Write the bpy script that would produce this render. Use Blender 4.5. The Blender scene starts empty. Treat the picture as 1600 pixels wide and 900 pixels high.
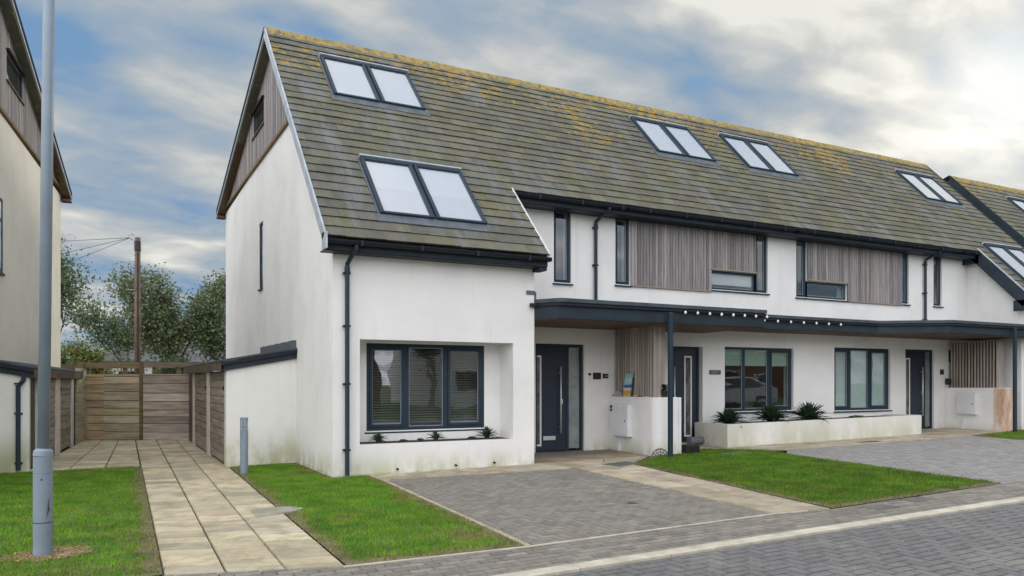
import bpy, math, random
from mathutils import Vector, Matrix, noise as mnoise
random.seed(7)
SC = bpy.context.scene
COL = SC.collection
R = math.radians

# ------------------------------------------------------------------ camera
cam = bpy.data.cameras.new('camera'); co = bpy.data.objects.new('camera', cam); COL.objects.link(co)
cam.sensor_width = 36; cam.lens = 36 * 1212.68 / 1600
cam.shift_y = 147 / 1600
cam.clip_end = 2000
co.location = (-3.115, -11.621, 1.45)
yaw = math.atan2(0.88288571, 0.46958793)          # forward direction
co.rotation_euler = (R(90), 0, yaw - R(90))
SC.camera = co
SC.render.resolution_x = 1024; SC.render.resolution_y = 576

# ------------------------------------------------------------------ world and sun
SUN_EL, SUN_AZ = R(17.5), R(29.6)                   # azimuth counter-clockwise from +X
sundir = Vector((math.cos(SUN_EL) * math.cos(SUN_AZ), math.cos(SUN_EL) * math.sin(SUN_AZ), math.sin(SUN_EL)))
world = bpy.data.worlds.new('World'); SC.world = world; world.use_nodes = True
SC.view_settings.view_transform = 'Standard'; SC.view_settings.look = 'None'
SC.view_settings.gamma = 1; SC.view_settings.use_curve_mapping = False
SC.view_settings.exposure = 0.74
SKY_STRENGTH = 0.1

class NT:
    def __init__(s, tree): s.t = tree; s.n = tree.nodes; s.l = tree.links
    def add(s, kind, ins=None, **kw):
        nd = s.n.new(kind)
        for k, v in kw.items(): setattr(nd, k, v)
        for k, v in (ins or {}).items(): s.set(nd.inputs[k], v)
        return nd
    def set(s, sock, v):
        if isinstance(v, bpy.types.NodeSocket): s.l.new(v, sock)
        elif isinstance(v, bpy.types.Node): s.l.new(v.outputs[0], sock)
        else: sock.default_value = v
    def math(s, op, a, b=0.0, c=None, clamp=False):
        nd = s.n.new('ShaderNodeMath'); nd.operation = op; nd.use_clamp = clamp
        s.set(nd.inputs[0], a); s.set(nd.inputs[1], b)
        if c is not None: s.set(nd.inputs[2], c)
        return nd.outputs[0]
    def vmath(s, op, a, b=(0, 0, 0)):
        nd = s.n.new('ShaderNodeVectorMath'); nd.operation = op
        s.set(nd.inputs[0], a); s.set(nd.inputs[1], b)
        return nd.outputs[1] if op == 'DOT_PRODUCT' else nd.outputs[0]
    def noise(s, vec, scale, detail=3, rough=.5, dist=0.0):
        nd = s.add('ShaderNodeTexNoise', {'Vector': vec, 'Scale': scale, 'Detail': detail, 'Roughness': rough, 'Distortion': dist})
        return nd.outputs[0]
    def ramp(s, fac, stops):
        nd = s.n.new('ShaderNodeValToRGB'); s.set(nd.inputs[0], fac)
        e = nd.color_ramp.elements
        while len(e) < len(stops): e.new(.5)
        for i, (p, c) in enumerate(stops):
            e[i].position = p; e[i].color = (*c, 1) if len(c) == 3 else c
        return nd.outputs[0]
    def sstep(s, v, a, b):
        nd = s.n.new('ShaderNodeMapRange'); nd.interpolation_type = 'SMOOTHSTEP'
        s.set(nd.inputs[0], v); nd.inputs[1].default_value = a; nd.inputs[2].default_value = b
        return nd.outputs[0]
    def mix(s, f, a, b, mode='MIX'):
        nd = s.n.new('ShaderNodeMix'); nd.data_type = 'RGBA'; nd.blend_type = mode
        s.set(nd.inputs[0], f)
        for i, v in ((6, a), (7, b)):
            if isinstance(v, (tuple, list)) and len(v) == 3: v = (*v, 1)
            s.set(nd.inputs[i], v)
        return nd.outputs[2]

def build_world():
    w = NT(world.node_tree); w.n.clear()
    sky = w.add('ShaderNodeTexSky', sky_type='NISHITA')
    sky.sun_disc = False; sky.sun_elevation = SUN_EL; sky.sun_rotation = R(90) - SUN_AZ
    sky.altitude = 20; sky.air_density = 1.0; sky.dust_density = 0.6; sky.ozone_density = 2.0
    tc = w.add('ShaderNodeTexCoord')
    d = w.vmath('NORMALIZE', tc.outputs['Generated'])
    sep = w.add('ShaderNodeSeparateXYZ', {0: d})
    z = w.math('MAXIMUM', sep.outputs[2], 0.0)
    k = w.math('ADD', z, 0.22)
    px = w.math('DIVIDE', sep.outputs[0], k); py = w.math('DIVIDE', sep.outputs[1], k)
    p = w.add('ShaderNodeCombineXYZ', {0: px, 1: py, 2: 0.0}).outputs[0]
    # long soft streets of cloud lying across the view
    mp = w.add('ShaderNodeMapping', {'Vector': p, 'Rotation': (0, 0, R(-38)), 'Scale': (0.85, 1.3, 1), 'Location': (5.3, 0.4, 0)}).outputs[0]
    n1 = w.noise(mp, 1.9, 3, .5, .4)
    n2 = w.noise(mp, 5.2, 5, .55, .3)
    n = w.math('ADD', w.math('MULTIPLY', n1, .70), w.math('MULTIPLY', n2, .30))
    glow = w.math('MAXIMUM', w.vmath('DOT_PRODUCT', d, tuple(sundir)), 0.0)
    g1 = w.math('POWER', glow, 60.0); g2 = w.math('POWER', glow, 300.0)
    # unseen sky behind the camera, brightness added to light the house fronts
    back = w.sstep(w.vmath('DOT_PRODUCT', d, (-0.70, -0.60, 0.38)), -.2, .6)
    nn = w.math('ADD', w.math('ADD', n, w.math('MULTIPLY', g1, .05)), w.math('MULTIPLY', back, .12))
    cc = w.ramp(nn, [(.36, (1.15, 1.95, 3.2)), (.42, (1.7, 2.3, 3.1)), (.47, (2.2, 2.6, 3.1)), (.52, (2.9, 3.05, 3.25)), (.575, (3.9, 3.85, 3.7)), (.62, (5.1, 4.95, 4.6))])
    cover = w.sstep(nn, .34, .42)
    blue = w.mix(.93, sky.outputs[0], (1.1, 1.95, 3.2))
    c = w.mix(cover, blue, cc)
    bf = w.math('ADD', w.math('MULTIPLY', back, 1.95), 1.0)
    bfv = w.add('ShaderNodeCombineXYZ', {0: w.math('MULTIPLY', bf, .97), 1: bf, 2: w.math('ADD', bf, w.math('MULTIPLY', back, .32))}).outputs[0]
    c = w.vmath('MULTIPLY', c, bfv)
    gl = w.vmath('ADD', w.vmath('MULTIPLY', w.add('ShaderNodeCombineXYZ', {0: g1, 1: g1, 2: g1}).outputs[0], (.35, .32, .22)),
                 w.vmath('MULTIPLY', w.add('ShaderNodeCombineXYZ', {0: g2, 1: g2, 2: g2}).outputs[0], (3, 2.85, 2.5)))
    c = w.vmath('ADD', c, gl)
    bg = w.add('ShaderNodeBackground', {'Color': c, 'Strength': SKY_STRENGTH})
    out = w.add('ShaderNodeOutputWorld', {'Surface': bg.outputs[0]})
build_world()
sl = bpy.data.lights.new('sun', 'SUN'); so = bpy.data.objects.new('sun', sl); COL.objects.link(so)
sl.energy = 0.7; sl.angle = R(14); sl.color = (1, .93, .82)
so.rotation_euler = (-sundir).to_track_quat('-Z', 'Y').to_euler(); so.location = (20, 10, 30)

# ------------------------------------------------------------------ materials
def new_mat(name):
    m = bpy.data.materials.new(name); m.use_nodes = True
    t = NT(m.node_tree); t.n.clear()
    b = t.add('ShaderNodeBsdfPrincipled'); t.add('ShaderNodeOutputMaterial', {'Surface': b.outputs[0]})
    return m, t, b
def pos(t): return t.add('ShaderNodeNewGeometry').outputs['Position']
def stretch(t, v, s): return t.vmath('MULTIPLY', v, s)
def bump(t, b, h, strength, dist=.01):
    bp = t.add('ShaderNodeBump', {'Height': h, 'Strength': strength, 'Distance': dist}); t.set(b.inputs['Normal'], bp.outputs[0])
def plain(name, c, rough=.5, metal=0.0, var=.12, scale=6.0, bmp=0.0, bscale=60, spec=.5, coat=0):
    m, t, b = new_mat(name)
    p = pos(t); n = t.noise(p, scale, 5, .6)
    lo = tuple(x * (1 - var) for x in c); hi = tuple(min(1, x * (1 + var)) for x in c)
    t.set(b.inputs['Base Color'], t.ramp(n, [(.3, lo), (.7, hi)]))
    b.inputs['Roughness'].default_value = rough; b.inputs['Metallic'].default_value = metal
    b.inputs['Specular IOR Level'].default_value = spec
    if coat: b.inputs['Coat Weight'].default_value = coat
    if bmp: bump(t, b, t.noise(p, bscale, 4, .6), bmp)
    return m
def attr_mat(name, rough=.7, var=.25, scale=8.0, str3=(1, 1, 1), bmp=.3, bscale=60, spec=.4, extra=None):
    """colour of each face from the mesh attribute Col, broken up by noise"""
    m, t, b = new_mat(name)
    a = t.add('ShaderNodeAttribute', attribute_name='Col').outputs[0]
    p = pos(t); ps = stretch(t, p, str3)
    n = t.noise(ps, scale, 6, .62)
    k = t.ramp(n, [(.25, (1 - var,) * 3), (.75, (1 + var,) * 3)])
    c = t.mix(1.0, a, k, 'MULTIPLY')
    if extra: c = extra(t, p, c)
    t.set(b.inputs['Base Color'], c)
    b.inputs['Roughness'].default_value = rough; b.inputs['Specular IOR Level'].default_value = spec
    if bmp: bump(t, b, t.noise(ps, bscale, 5, .65), bmp)
    return m

def leafy(m, f):
    t = NT(m.node_tree); out = next(n for n in t.n if n.type == 'OUTPUT_MATERIAL'); b = next(n for n in t.n if n.type == 'BSDF_PRINCIPLED')
    src = b.inputs['Base Color'].links[0].from_socket
    tl = t.add('ShaderNodeBsdfTranslucent', {'Color': src}); mx = t.add('ShaderNodeMixShader', {0: f, 1: b.outputs[0], 2: tl.outputs[0]})
    t.l.new(mx.outputs[0], out.inputs['Surface'])
    return m
def render_mat(name, base=(.78, .77, .74), green=1.0, low=.45):
    m, t, b = new_mat(name)
    p = pos(t); z = t.add('ShaderNodeSeparateXYZ', {0: p}).outputs[2]
    n = t.noise(p, .9, 6, .6)
    c = t.ramp(n, [(.3, tuple(x * .90 for x in base)), (.5, base), (.7, tuple(min(.85, x * 1.05) for x in base))])
    st = t.noise(stretch(t, p, (5, 5, .3)), 1.0, 5, .6)          # rain streaks
    c = t.mix(t.math('MULTIPLY', t.sstep(st, .55, .75), .22), c, (.52, .53, .49))
    sp = t.noise(p, 14, 4, .7)
    c = t.mix(t.math('MULTIPLY', t.sstep(sp, .60, .75), .18), c, (.48, .48, .43))
    gn = t.noise(stretch(t, p, (1.6, 1.6, .8)), 1.3, 5, .65)     # algae and splash dirt close to the soil
    gm = t.math('MULTIPLY', t.math('SUBTRACT', 1.0, t.sstep(z, .02, low)), t.sstep(gn, .33, .60), clamp=True)
    c = t.mix(t.math('MULTIPLY', gm, .75 * green), c, (.44, .45, .27))
    t.set(b.inputs['Base Color'], c); b.inputs['Roughness'].default_value = .9; b.inputs['Specular IOR Level'].default_value = .2
    h = t.math('ADD', t.noise(p, 130, 3, .6), t.math('MULTIPLY', t.noise(p, 9, 3, .5), 1.2))
    bump(t, b, h, .35, .006)
    return m

def slate_extra(t, p, c):
    sx = t.add('ShaderNodeSeparateXYZ', {0: p}); z = sx.outputs[2]
    moss = t.noise(p, 1.1, 6, .65)
    c = t.mix(t.math('MULTIPLY', t.sstep(moss, .38, .62), .8), c, t.mix(1.0, c, (1.0, 1.03, .74), 'MULTIPLY'))
    grey = t.noise(stretch(t, p, (1.3, .35, .35)), 1.6, 5, .6)   # washed runs down the slope
    c = t.mix(t.math('MULTIPLY', t.sstep(grey, .50, .68), .65), c, (.16, .175, .18))
    li = t.noise(p, 5.5, 6, .72)
    lm = t.noise(p, .55, 3, .5)
    up = t.sstep(z, 5.2, 8.4)
    th = t.math('ADD', t.math('MULTIPLY', up, .17), t.math('MULTIPLY', lm, .35))
    m = t.sstep(t.math('ADD', li, th), .86, .97)
    c = t.mix(t.math('MULTIPLY', m, .85), c, (.34, .215, .035))
    w = t.noise(p, 19, 5, .75)
    c = t.mix(t.math('MULTIPLY', t.sstep(w, .62, .72), .7), c, (.36, .37, .32))
    return c
def ridge_extra(t, p, c):
    li = t.noise(p, 7, 5, .7)
    c = t.mix(t.sstep(li, .40, .58), c, (.36, .25, .05))
    return t.mix(t.math('MULTIPLY', t.sstep(t.noise(p, 16, 4, .7), .6, .7), .6), c, (.10, .10, .08))

M_RENDER = render_mat('white_render', base=(.80, .79, .765))
M_RENDER2 = render_mat('white_render_shed', green=1.3, low=.75)
M_CREAM = render_mat('cream_render', base=(.74, .70, .60))
M_PLANTER = render_mat('planter_render', base=(.76, .74, .69), green=.85, low=.95)
M_STAIN, _t, _b = new_mat('salmon_stained_render')
_n = _t.noise(stretch(_t, pos(_t), (6, 6, 1.6)), 1.3, 6, .7)
_t.set(_b.inputs['Base Color'], _t.ramp(_n, [(.34, (.72, .69, .64)), (.50, (.62, .42, .31)), (.66, (.50, .27, .17))])); _b.inputs['Roughness'].default_value = .9
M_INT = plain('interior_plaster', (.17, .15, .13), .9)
M_SLATE = attr_mat('mossy_slate', .78, .18, 9, (1, 1, 1), .5, 45, extra=slate_extra)
M_RIDGE = attr_mat('lichen_ridge', .85, .25, 9, bmp=.6, extra=ridge_extra)
M_FRAME = plain('slate_blue_aluminium', (.022, .038, .055), .5, 0, .10, 3, .05, 200, spec=.28)
M_DARK = plain('black_plastic', (.014, .018, .025), .5, 0, .2, 8, spec=.25)
M_FASCIA = plain('painted_fascia', (.026, .037, .048), .65, 0, .22, 2.5, .15, 40, spec=.2)
M_VERGE = plain('dark_verge', (.018, .022, .028), .9, 0, .3, 4, spec=.08)
M_FELT = plain('canopy_felt', (.050, .068, .082), .75, 0, .35, 3.5, .3, 60)
M_LEAD = plain('lead_flashing', (.10, .12, .135), .55, .1, .3, 5, .3, 30)
M_ZINC = plain('galvanised_trim', (.42, .46, .50), .45, .3, .22, 5, .15, 50)
M_SOFFIT = plain('stained_timber_soffit', (.11, .062, .035), .7, 0, .35, 6, .2)
M_SOIL = plain('soil', (.045, .032, .022), .95, 0, .4, 14, .8, 60)
M_WHITE = plain('white_plastic', (.72, .73, .74), .4, 0, .05, 4)
M_STEEL = plain('brushed_steel', (.66, .67, .68), .42, .6, .06, 4)
M_BLACK = plain('black_item', (.012, .012, .014), .4, 0, .2, 8)
M_CLAD = attr_mat('weathered_cladding', .8, .35, 3.0, (9, 9, .6), .4, 14, .2)
M_FENCE = attr_mat('weathered_fence_board', .85, .40, 1.6, (1.0, 1.0, 9), .5, 10, .15)
def path_extra(t, p, c):
    d = t.noise(p, 2.2, 7, .72); e = t.noise(p, 9, 6, .75)
    c = t.mix(t.math('MULTIPLY', t.sstep(d, .46, .62), .5), c, (.20, .185, .105))
    return t.mix(t.math('MULTIPLY', t.sstep(e, .56, .70), .4), c, (.16, .145, .10))
M_SLAB = attr_mat('sandstone_slab', .85, .22, 4, bmp=.5, bscale=30, spec=.3, extra=path_extra)
def paver_extra(t, p, c):
    d = t.noise(p, 1.3, 7, .68); e = t.noise(p, 26, 4, .6)
    c = t.mix(t.math('MULTIPLY', t.sstep(d, .48, .66), .4), c, (.26, .24, .20))
    return t.mix(t.math('MULTIPLY', t.sstep(e, .62, .72), .5), c, (.34, .33, .31))
M_PAVER = attr_mat('block_paver', .8, .22, 12, bmp=.5, bscale=90, spec=.4, extra=paver_extra)
M_JOINT = plain('joint_sand', (.028, .027, .022), .95, 0, .4, 5, .5, 80)
M_ROADBASE = plain('distant_block_road', (.15, .15, .155), .85, 0, .25, 3, .4, 60)
M_CONC = plain('pale_concrete_kerb', (.48, .44, .345), .85, 0, .28, 4, .4, 60)
M_EDGE = plain('timber_edging', (.38, .33, .23), .85, 0, .3, 5, .3)
M_EARTH = plain('lawn_soil', (.14, .115, .06), .95, 0, .5, 3, .8, 40)
M_GRASSFAR = plain('far_grass', (.05, .085, .02), .95, 0, .35, 3, .6, 40)
M_GRASS = leafy(attr_mat('grass_blade', .6, .30, 2.2, bmp=0, spec=.2), .3)
M_LEAF = leafy(attr_mat('leaf', .5, .2, 5, bmp=0, spec=.35), .4)
M_BARK = plain('bark', (.16, .11, .075), .9, 0, .4, 5, .8, 25)
M_POLE = plain('telegraph_timber', (.15, .095, .065), .9, 0, .45, 5, .6, 20)
M_LAMP = plain('grey_painted_steel', (.205, .255, .305), .45, 0, .10, 4, .12, 60)
M_BLIND = plain('white_blind', (.60, .595, .585), .8, 0, .02)
M_BLIND2 = plain('lower_blind', (.56, .54, .545), .8, 0, .03)
M_GREEN = plain('sage_roller_blind', (.42, .56, .45), .85, 0, .05)
M_SLATS = plain('venetian_slat', (.26, .25, .22), .5, 0, .1)
M_ROOFFAR = plain('far_slate_roof', (.10, .10, .105), .8, 0, .3, 3)
M_BRICK = plain('brown_brick', (.16, .085, .055), .9, 0, .35, 4, .4, 30)

def glass_mat(name, tint=(.86, .9, .9), refl=1.25, base=.05):
    m = bpy.data.materials.new(name); m.use_nodes = True
    t = NT(m.node_tree); t.n.clear()
    fr = t.add('ShaderNodeFresnel', {'IOR': 1.55}).outputs[0]
    bf = t.add('ShaderNodeNewGeometry').outputs['Backfacing']
    f = t.math('MULTIPLY', t.math('ADD', t.math('MULTIPLY', fr, refl), base, clamp=True), t.math('SUBTRACT', 1.0, bf))
    wav = t.noise(pos(t), 1.6, 2, .5)
    bp = t.add('ShaderNodeBump', {'Height': wav, 'Strength': .05, 'Distance': .05})
    gl = t.add('ShaderNodeBsdfGlossy', {'Color': (.95, .97, 1, 1), 'Roughness': .01, 'Normal': bp.outputs[0]})
    tr = t.add('ShaderNodeBsdfTransparent', {'Color': (*tint, 1)})
    mx = t.add('ShaderNodeMixShader', {0: f, 1: tr.outputs[0], 2: gl.outputs[0]})
    t.add('ShaderNodeOutputMaterial', {'Surface': mx.outputs[0]})
    return m
M_GLASS = glass_mat('window_glass', base=.10, refl=1.2)
M_SKYGLASS = glass_mat('roof_window_glass', (.93, .95, .97), 1.25, .22)
M_FROST = plain('frosted_glass', (.36, .40, .42), .25, 0, .2, 2, spec=.7)

# ------------------------------------------------------------------ mesh helpers
def G(x, y=0, dz=0.0): return .012 * max(-25.0, min(x, 45.0)) + dz        # the ground rises gently to the right
class MB:
    def __init__(s): s.v = []; s.f = []; s.c = []; s.col = None
    def face(s, pts, col=None):
        i = len(s.v); s.v += [tuple(p) for p in pts]; s.f.append(tuple(range(i, i + len(pts)))); s.c.append(col or s.col)
    def idx(s, verts, faces, col=None):
        i = len(s.v); s.v += [tuple(p) for p in verts]
        for f in faces: s.f.append(tuple(i + k for k in f)); s.c.append(col or s.col)
    def hexa(s, p, col=None):   # p: bottom 4 ccw, top 4 ccw
        s.idx(p, [(0, 3, 2, 1), (4, 5, 6, 7), (0, 1, 5, 4), (1, 2, 6, 5), (2, 3, 7, 6), (3, 0, 4, 7)], col)
    def box(s, x0, x1, y0, y1, z0, z1, col=None):
        s.hexa([(x0, y0, z0), (x1, y0, z0), (x1, y1, z0), (x0, y1, z0), (x0, y0, z1), (x1, y0, z1), (x1, y1, z1), (x0, y1, z1)], col)
    def prism(s, pts, off, col=None):
        off = Vector(off); n = len(pts)
        a = [Vector(p) for p in pts]; b = [p + off for p in a]
        s.idx(a + b, [tuple(reversed(range(n))), tuple(range(n, 2 * n))] + [(i, (i + 1) % n, n + (i + 1) % n, n + i) for i in range(n)], col)
    def tube(s, pts, rad, n=10, cap=True, col=None):
        pts = [Vector(p) for p in pts]
        if not isinstance(rad, (list, tuple)): rad = [rad] * len(pts)
        rings = []; prev = None
        for i, p in enumerate(pts):
            d = (pts[min(i + 1, len(pts) - 1)] - pts[max(i - 1, 0)]).normalized()
            if prev is None:
                u = d.orthogonal().normalized()
            else:
                u = (prev - d * prev.dot(d)).normalized()
            prev = u; w = d.cross(u)
            rings.append([p + (u * math.cos(2 * math.pi * k / n) + w * math.sin(2 * math.pi * k / n)) * rad[i] for k in range(n)])
        vs = [q for r in rings for q in r]; fs = []
        for i in range(len(pts) - 1):
            for k in range(n):
                fs.append((i * n + k, i * n + (k + 1) % n, (i + 1) * n + (k + 1) % n, (i + 1) * n + k))
        if cap: fs.append(tuple(reversed(range(n)))); fs.append(tuple((len(pts) - 1) * n + k for k in range(n)))
        s.idx(vs, fs, col)
    def lathe(s, prof, n=20, c=(0, 0, 0), col=None):
        vs = []; fs = []
        for (r, z) in prof:
            for k in range(n): vs.append((c[0] + r * math.cos(2 * math.pi * k / n), c[1] + r * math.sin(2 * math.pi * k / n), c[2] + z))
        for i in range(len(prof) - 1):
            for k in range(n): fs.append((i * n + k, i * n + (k + 1) % n, (i + 1) * n + (k + 1) % n, (i + 1) * n + k))
        fs.append(tuple(reversed(range(n)))); fs.append(tuple((len(prof) - 1) * n + k for k in range(n)))
        s.idx(vs, fs, col)
    def build(s, name, mat, parent=None, loc=(0, 0, 0), local=False, smooth=False, bevel=0.0):
        """vertices are in world space unless local; the object is placed at loc (top level) or kept relative to its parent"""
        me = bpy.data.meshes.new(name)
        if local: off = Vector((0, 0, 0))
        elif parent is not None: off = wloc(parent)
        else: off = Vector(loc)
        me.from_pydata([(p[0] - off.x, p[1] - off.y, p[2] - off.z) for p in s.v], [], s.f)
        if any(c is not None for c in s.c):
            at = me.attributes.new('Col', 'FLOAT_COLOR', 'CORNER')
            buf = []
            for f, c in zip(s.f, s.c):
                c = c or (.5, .5, .5)
                buf += [c[0], c[1], c[2], 1.0] * len(f)
            at.data.foreach_set('color', buf)
        if smooth: me.polygons.foreach_set('use_smooth', [True] * len(me.polygons))
        me.materials.append(mat); me.update()
        o = bpy.data.objects.new(name, me); COL.objects.link(o)
        if parent is not None: o.parent = parent
        else: o.location = loc
        if bevel:
            b = o.modifiers.new('bevel', 'BEVEL'); b.width = bevel; b.segments = 2; b.limit_method = 'ANGLE'; b.angle_limit = R(40)
        return o
def wloc(o):
    v = Vector((0, 0, 0))
    while o is not None: v += Vector(o.location); o = o.parent
    return v
def tag(o, label=None, cat=None, group=None, kind=None):
    for k, v in (('label', label), ('category', cat), ('group', group), ('kind', kind)):
        if v: o[k] = v
    return o
def thing(name, label, cat, loc=(0, 0, 0), rz=0.0, group=None):
    o = bpy.data.objects.new(name, None); COL.objects.link(o); o.location = loc; o.rotation_euler = (0, 0, rz)
    o.empty_display_size = .2
    return tag(o, label, cat, group)
def jit(c, a, rnd=random):
    k = 1 + rnd.uniform(-a, a); return tuple(max(0, x * k) for x in c)
def boxo(name, mat, parent, *a, bevel=0, local=False):
    m = MB(); m.box(*a); return m.build(name, mat, parent, bevel=bevel, local=local)

# ------------------------------------------------------------------ ground sheets
def struct(name, m, mat): return tag(m.build(name, mat), kind='structure')
m = MB()
xs = [-400, -25, 45, 500]
for i in range(3):
    m.face([(xs[i], -400, G(xs[i]) - .06), (xs[i + 1], -400, G(xs[i + 1]) - .06), (xs[i + 1], 500, G(xs[i + 1]) - .06), (xs[i], 500, G(xs[i]) - .06)])
struct('ground', m, M_GRASSFAR)

def clip(poly, cp):
    """Sutherland-Hodgman, cp convex ccw"""
    out = poly
    for i in range(len(cp)):
        a, b = cp[i], cp[(i + 1) % len(cp)]; res = []
        def side(p): return (b[0] - a[0]) * (p[1] - a[1]) - (b[1] - a[1]) * (p[0] - a[0])
        for j in range(len(out)):
            p, q = out[j], out[(j + 1) % len(out)]; sp, sq = side(p), side(q)
            if sp >= 0: res.append(p)
            if (sp >= 0) != (sq >= 0):
                t = sp / (sp - sq); res.append((p[0] + t * (q[0] - p[0]), p[1] + t * (q[1] - p[1])))
        out = res
        if len(out) < 3: return []
    return out
def ccw(poly):
    a = sum(poly[i][0] * poly[(i + 1) % len(poly)][1] - poly[(i + 1) % len(poly)][0] * poly[i][1] for i in range(len(poly)))
    return poly if a > 0 else poly[::-1]
def stone(m, poly, z, col, gap=.004, ch=.006, drop=.016, dz=0.0, tilt=0.0):
    """one laid stone: flat top with a chamfered arris"""
    n = len(poly); cx = sum(p[0] for p in poly) / n; cy = sum(p[1] for p in poly) / n
    def inset(d):
        r = []
        for k in range(n):
            p, q0, q1 = poly[k], poly[k - 1], poly[(k + 1) % n]; x, y = p
            for q in (q0, q1):
                l = math.hypot(q[0] - p[0], q[1] - p[1]) or 1; e = min(d, l * .3) / l
                x += (q[0] - p[0]) * e; y += (q[1] - p[1]) * e
            r.append((x, y))
        return r
    o = inset(gap); i_ = inset(gap + ch)
    tx = random.uniform(-tilt, tilt); ty = random.uniform(-tilt, tilt)
    top = [(x, y, G(x) + z + dz + (x - cx) * tx + (y - cy) * ty) for x, y in i_]; bot = [(x, y, G(x) + z - drop + dz * .5) for x, y in o]
    m.idx(bot + top, [tuple(range(n, 2 * n))] + [(k, (k + 1) % n, n + (k + 1) % n, n + k) for k in range(n)], col)
def sheet(name, poly, z, mat):
    m = MB(); m.face([(x, y, G(x) + z) for x, y in ccw(poly)]); return struct(name, m, mat)

def herring(poly, z, ang, w, cols, name, org=(0, 0), gap=.0035, jt=.09):
    poly = ccw(poly); m = MB(); ca, sa = math.cos(ang), math.sin(ang)
    loc = [((x - org[0]) * ca + (y - org[1]) * sa, -(x - org[0]) * sa + (y - org[1]) * ca) for x, y in poly]
    x0 = int(min(p[0] for p in loc) / w) - 3; x1 = int(max(p[0] for p in loc) / w) + 3
    y0 = int(min(p[1] for p in loc) / w) - 3; y1 = int(max(p[1] for p in loc) / w) + 3
    def put(rx0, ry0, rx1, ry1):
        q = [(rx0 * w, ry0 * w), (rx1 * w, ry0 * w), (rx1 * w, ry1 * w), (rx0 * w, ry1 * w)]
        q = [(org[0] + a * ca - b * sa, org[1] + a * sa + b * ca) for a, b in q]
        q = clip(q, poly)
        if len(q) >= 3: stone(m, q, z, jit(random.choice(cols), jt), gap=gap, dz=random.uniform(-.0015, .0015), tilt=.008)
    for b in range(y0, y1):
        for a in range(x0, x1):
            if (a - b) % 4 == 0: put(a, b, a + 2, b + 1)
            if (a - b) % 4 == 3: put(a, b, a + 1, b + 2)
    o = struct(name, m, M_PAVER)
    return o
GREYS = [(.205, .188, .158), (.232, .212, .178), (.182, .168, .144), (.215, .195, .165)]
ROADC = [(.142, .140, .138), (.152, .149, .146), (.130, .129, .128), (.147, .142, .138)]
DRIVE = [(.58, -.68), (3.72, -.92), (3.26, -5.58), (.22, -5.66)]
sheet('driveway_bed', DRIVE, -.014, M_JOINT)
herring(DRIVE, 0.0, R(1.5), .1, GREYS, 'driveway', (1, -2), gap=.0052)
ROAD = [(-7, -12.9), (15, -12.9), (15, -6.38), (-7, -6.60)]
sheet('road_bed', [(-60, -15), (90, -15), (90, -6.2), (15, -6.38), (-7, -6.60), (-60, -7)], -.019, M_ROADBASE)
herring([(-6.5, -11.0), (13.5, -11.0), (13.5, -6.56), (-6.5, -6.62)], -.004, R(1), .108, ROADC, 'road', gap=.0058, jt=.06)
# pavement of stretcher-laid pavers between the gardens and the kerb
PAVE = [(-8, -5.35), (-2.68, -5.10), (-1.38, -5.54), (.23, -5.67), (3.26, -5.60), (4.04, -5.72), (7.6, -5.53), (16, -5.45), (16, -6.24), (4.2, -6.32), (0, -6.42), (-8, -6.62)]
m = MB(); m.face([(x, y, G(x) - .016) for x, y in ccw(PAVE)]); struct('pavement_bed', m, M_JOINT)
def pave_top(x):
    pts = sorted(p for p in PAVE if p[1] > -6.0)
    for a, b in zip(pts, pts[1:]):
        if a[0] <= x <= b[0]: return a[1] + (b[1] - a[1]) * (x - a[0]) / (b[0] - a[0]) + .025
    return -5.5
m = MB()
for r in range(16):
    x = -7.9 + (.1 if r % 2 else 0)
    while x < 15.9:
        l = .2; yb = -6.62 + .1 * r + (x + 8) * .0145
        ya = yb + .1; ym = pave_top(x + .1)
        if yb < ym - .02:
            y2 = min(ya, ym)
            stone(m, [(x, yb), (x + l, yb + .0029), (x + l, min(ya + .0029, ym)), (x, y2)], -.002, jit(random.choice(GREYS), .17), dz=random.uniform(-.001, .001), tilt=.006)
        x += l
struct('pavement', m, M_PAVER)
# pale flush kerb
m = MB(); x = -8.0
while x < 30:
    l = .91
    def ky(x): return -6.47 + .014 * (x if x < 16 else 16) if x > 0 else -6.47 + .018 * x
    z0 = -.05; x2 = x + l - .008
    y0a, y0b = ky(x) - .085, ky(x2) - .085; y1a, y1b = ky(x) + .055, ky(x2) + .055
    m.hexa([(x, y0a, G(x) + z0), (x2, y0b, G(x2) + z0), (x2, y1b, G(x2) + z0), (x, y1a, G(x) + z0),
            (x, y0a, G(x) + .004), (x2, y0b, G(x2) + .004), (x2, y1b, G(x2) + .010), (x, y1a, G(x) + .010)])
    x += l
tag(m.build('kerb', M_CONC, bevel=.004), kind='structure')
# thin edgings
def edging(name, pts, w=.045, h=.018, mat=M_CONC):
    m = MB()
    for a, b in zip(pts, pts[1:]):
        d = Vector((b[0] - a[0], b[1] - a[1])).normalized(); n = Vector((-d.y, d.x)) * w / 2
        q = [(a[0] - n.x, a[1] - n.y), (b[0] - n.x, b[1] - n.y), (b[0] + n.x, b[1] + n.y), (a[0] + n.x, a[1] + n.y)]
        m.hexa([(x, y, G(x) - .04) for x, y in q] + [(x, y, G(x) + h) for x, y in q])
    return tag(m.build(name, mat, bevel=.003), kind='structure')
edging('lawn_edging', [(.56, -.02), (.56, -.68), (.22, -5.66)], .05, .014, M_EDGE)
edging('driveway_edging', [(-1.40, -5.55), (.22, -5.66), (3.26, -5.60), (3.70, -5.66)], .028, .006)

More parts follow.
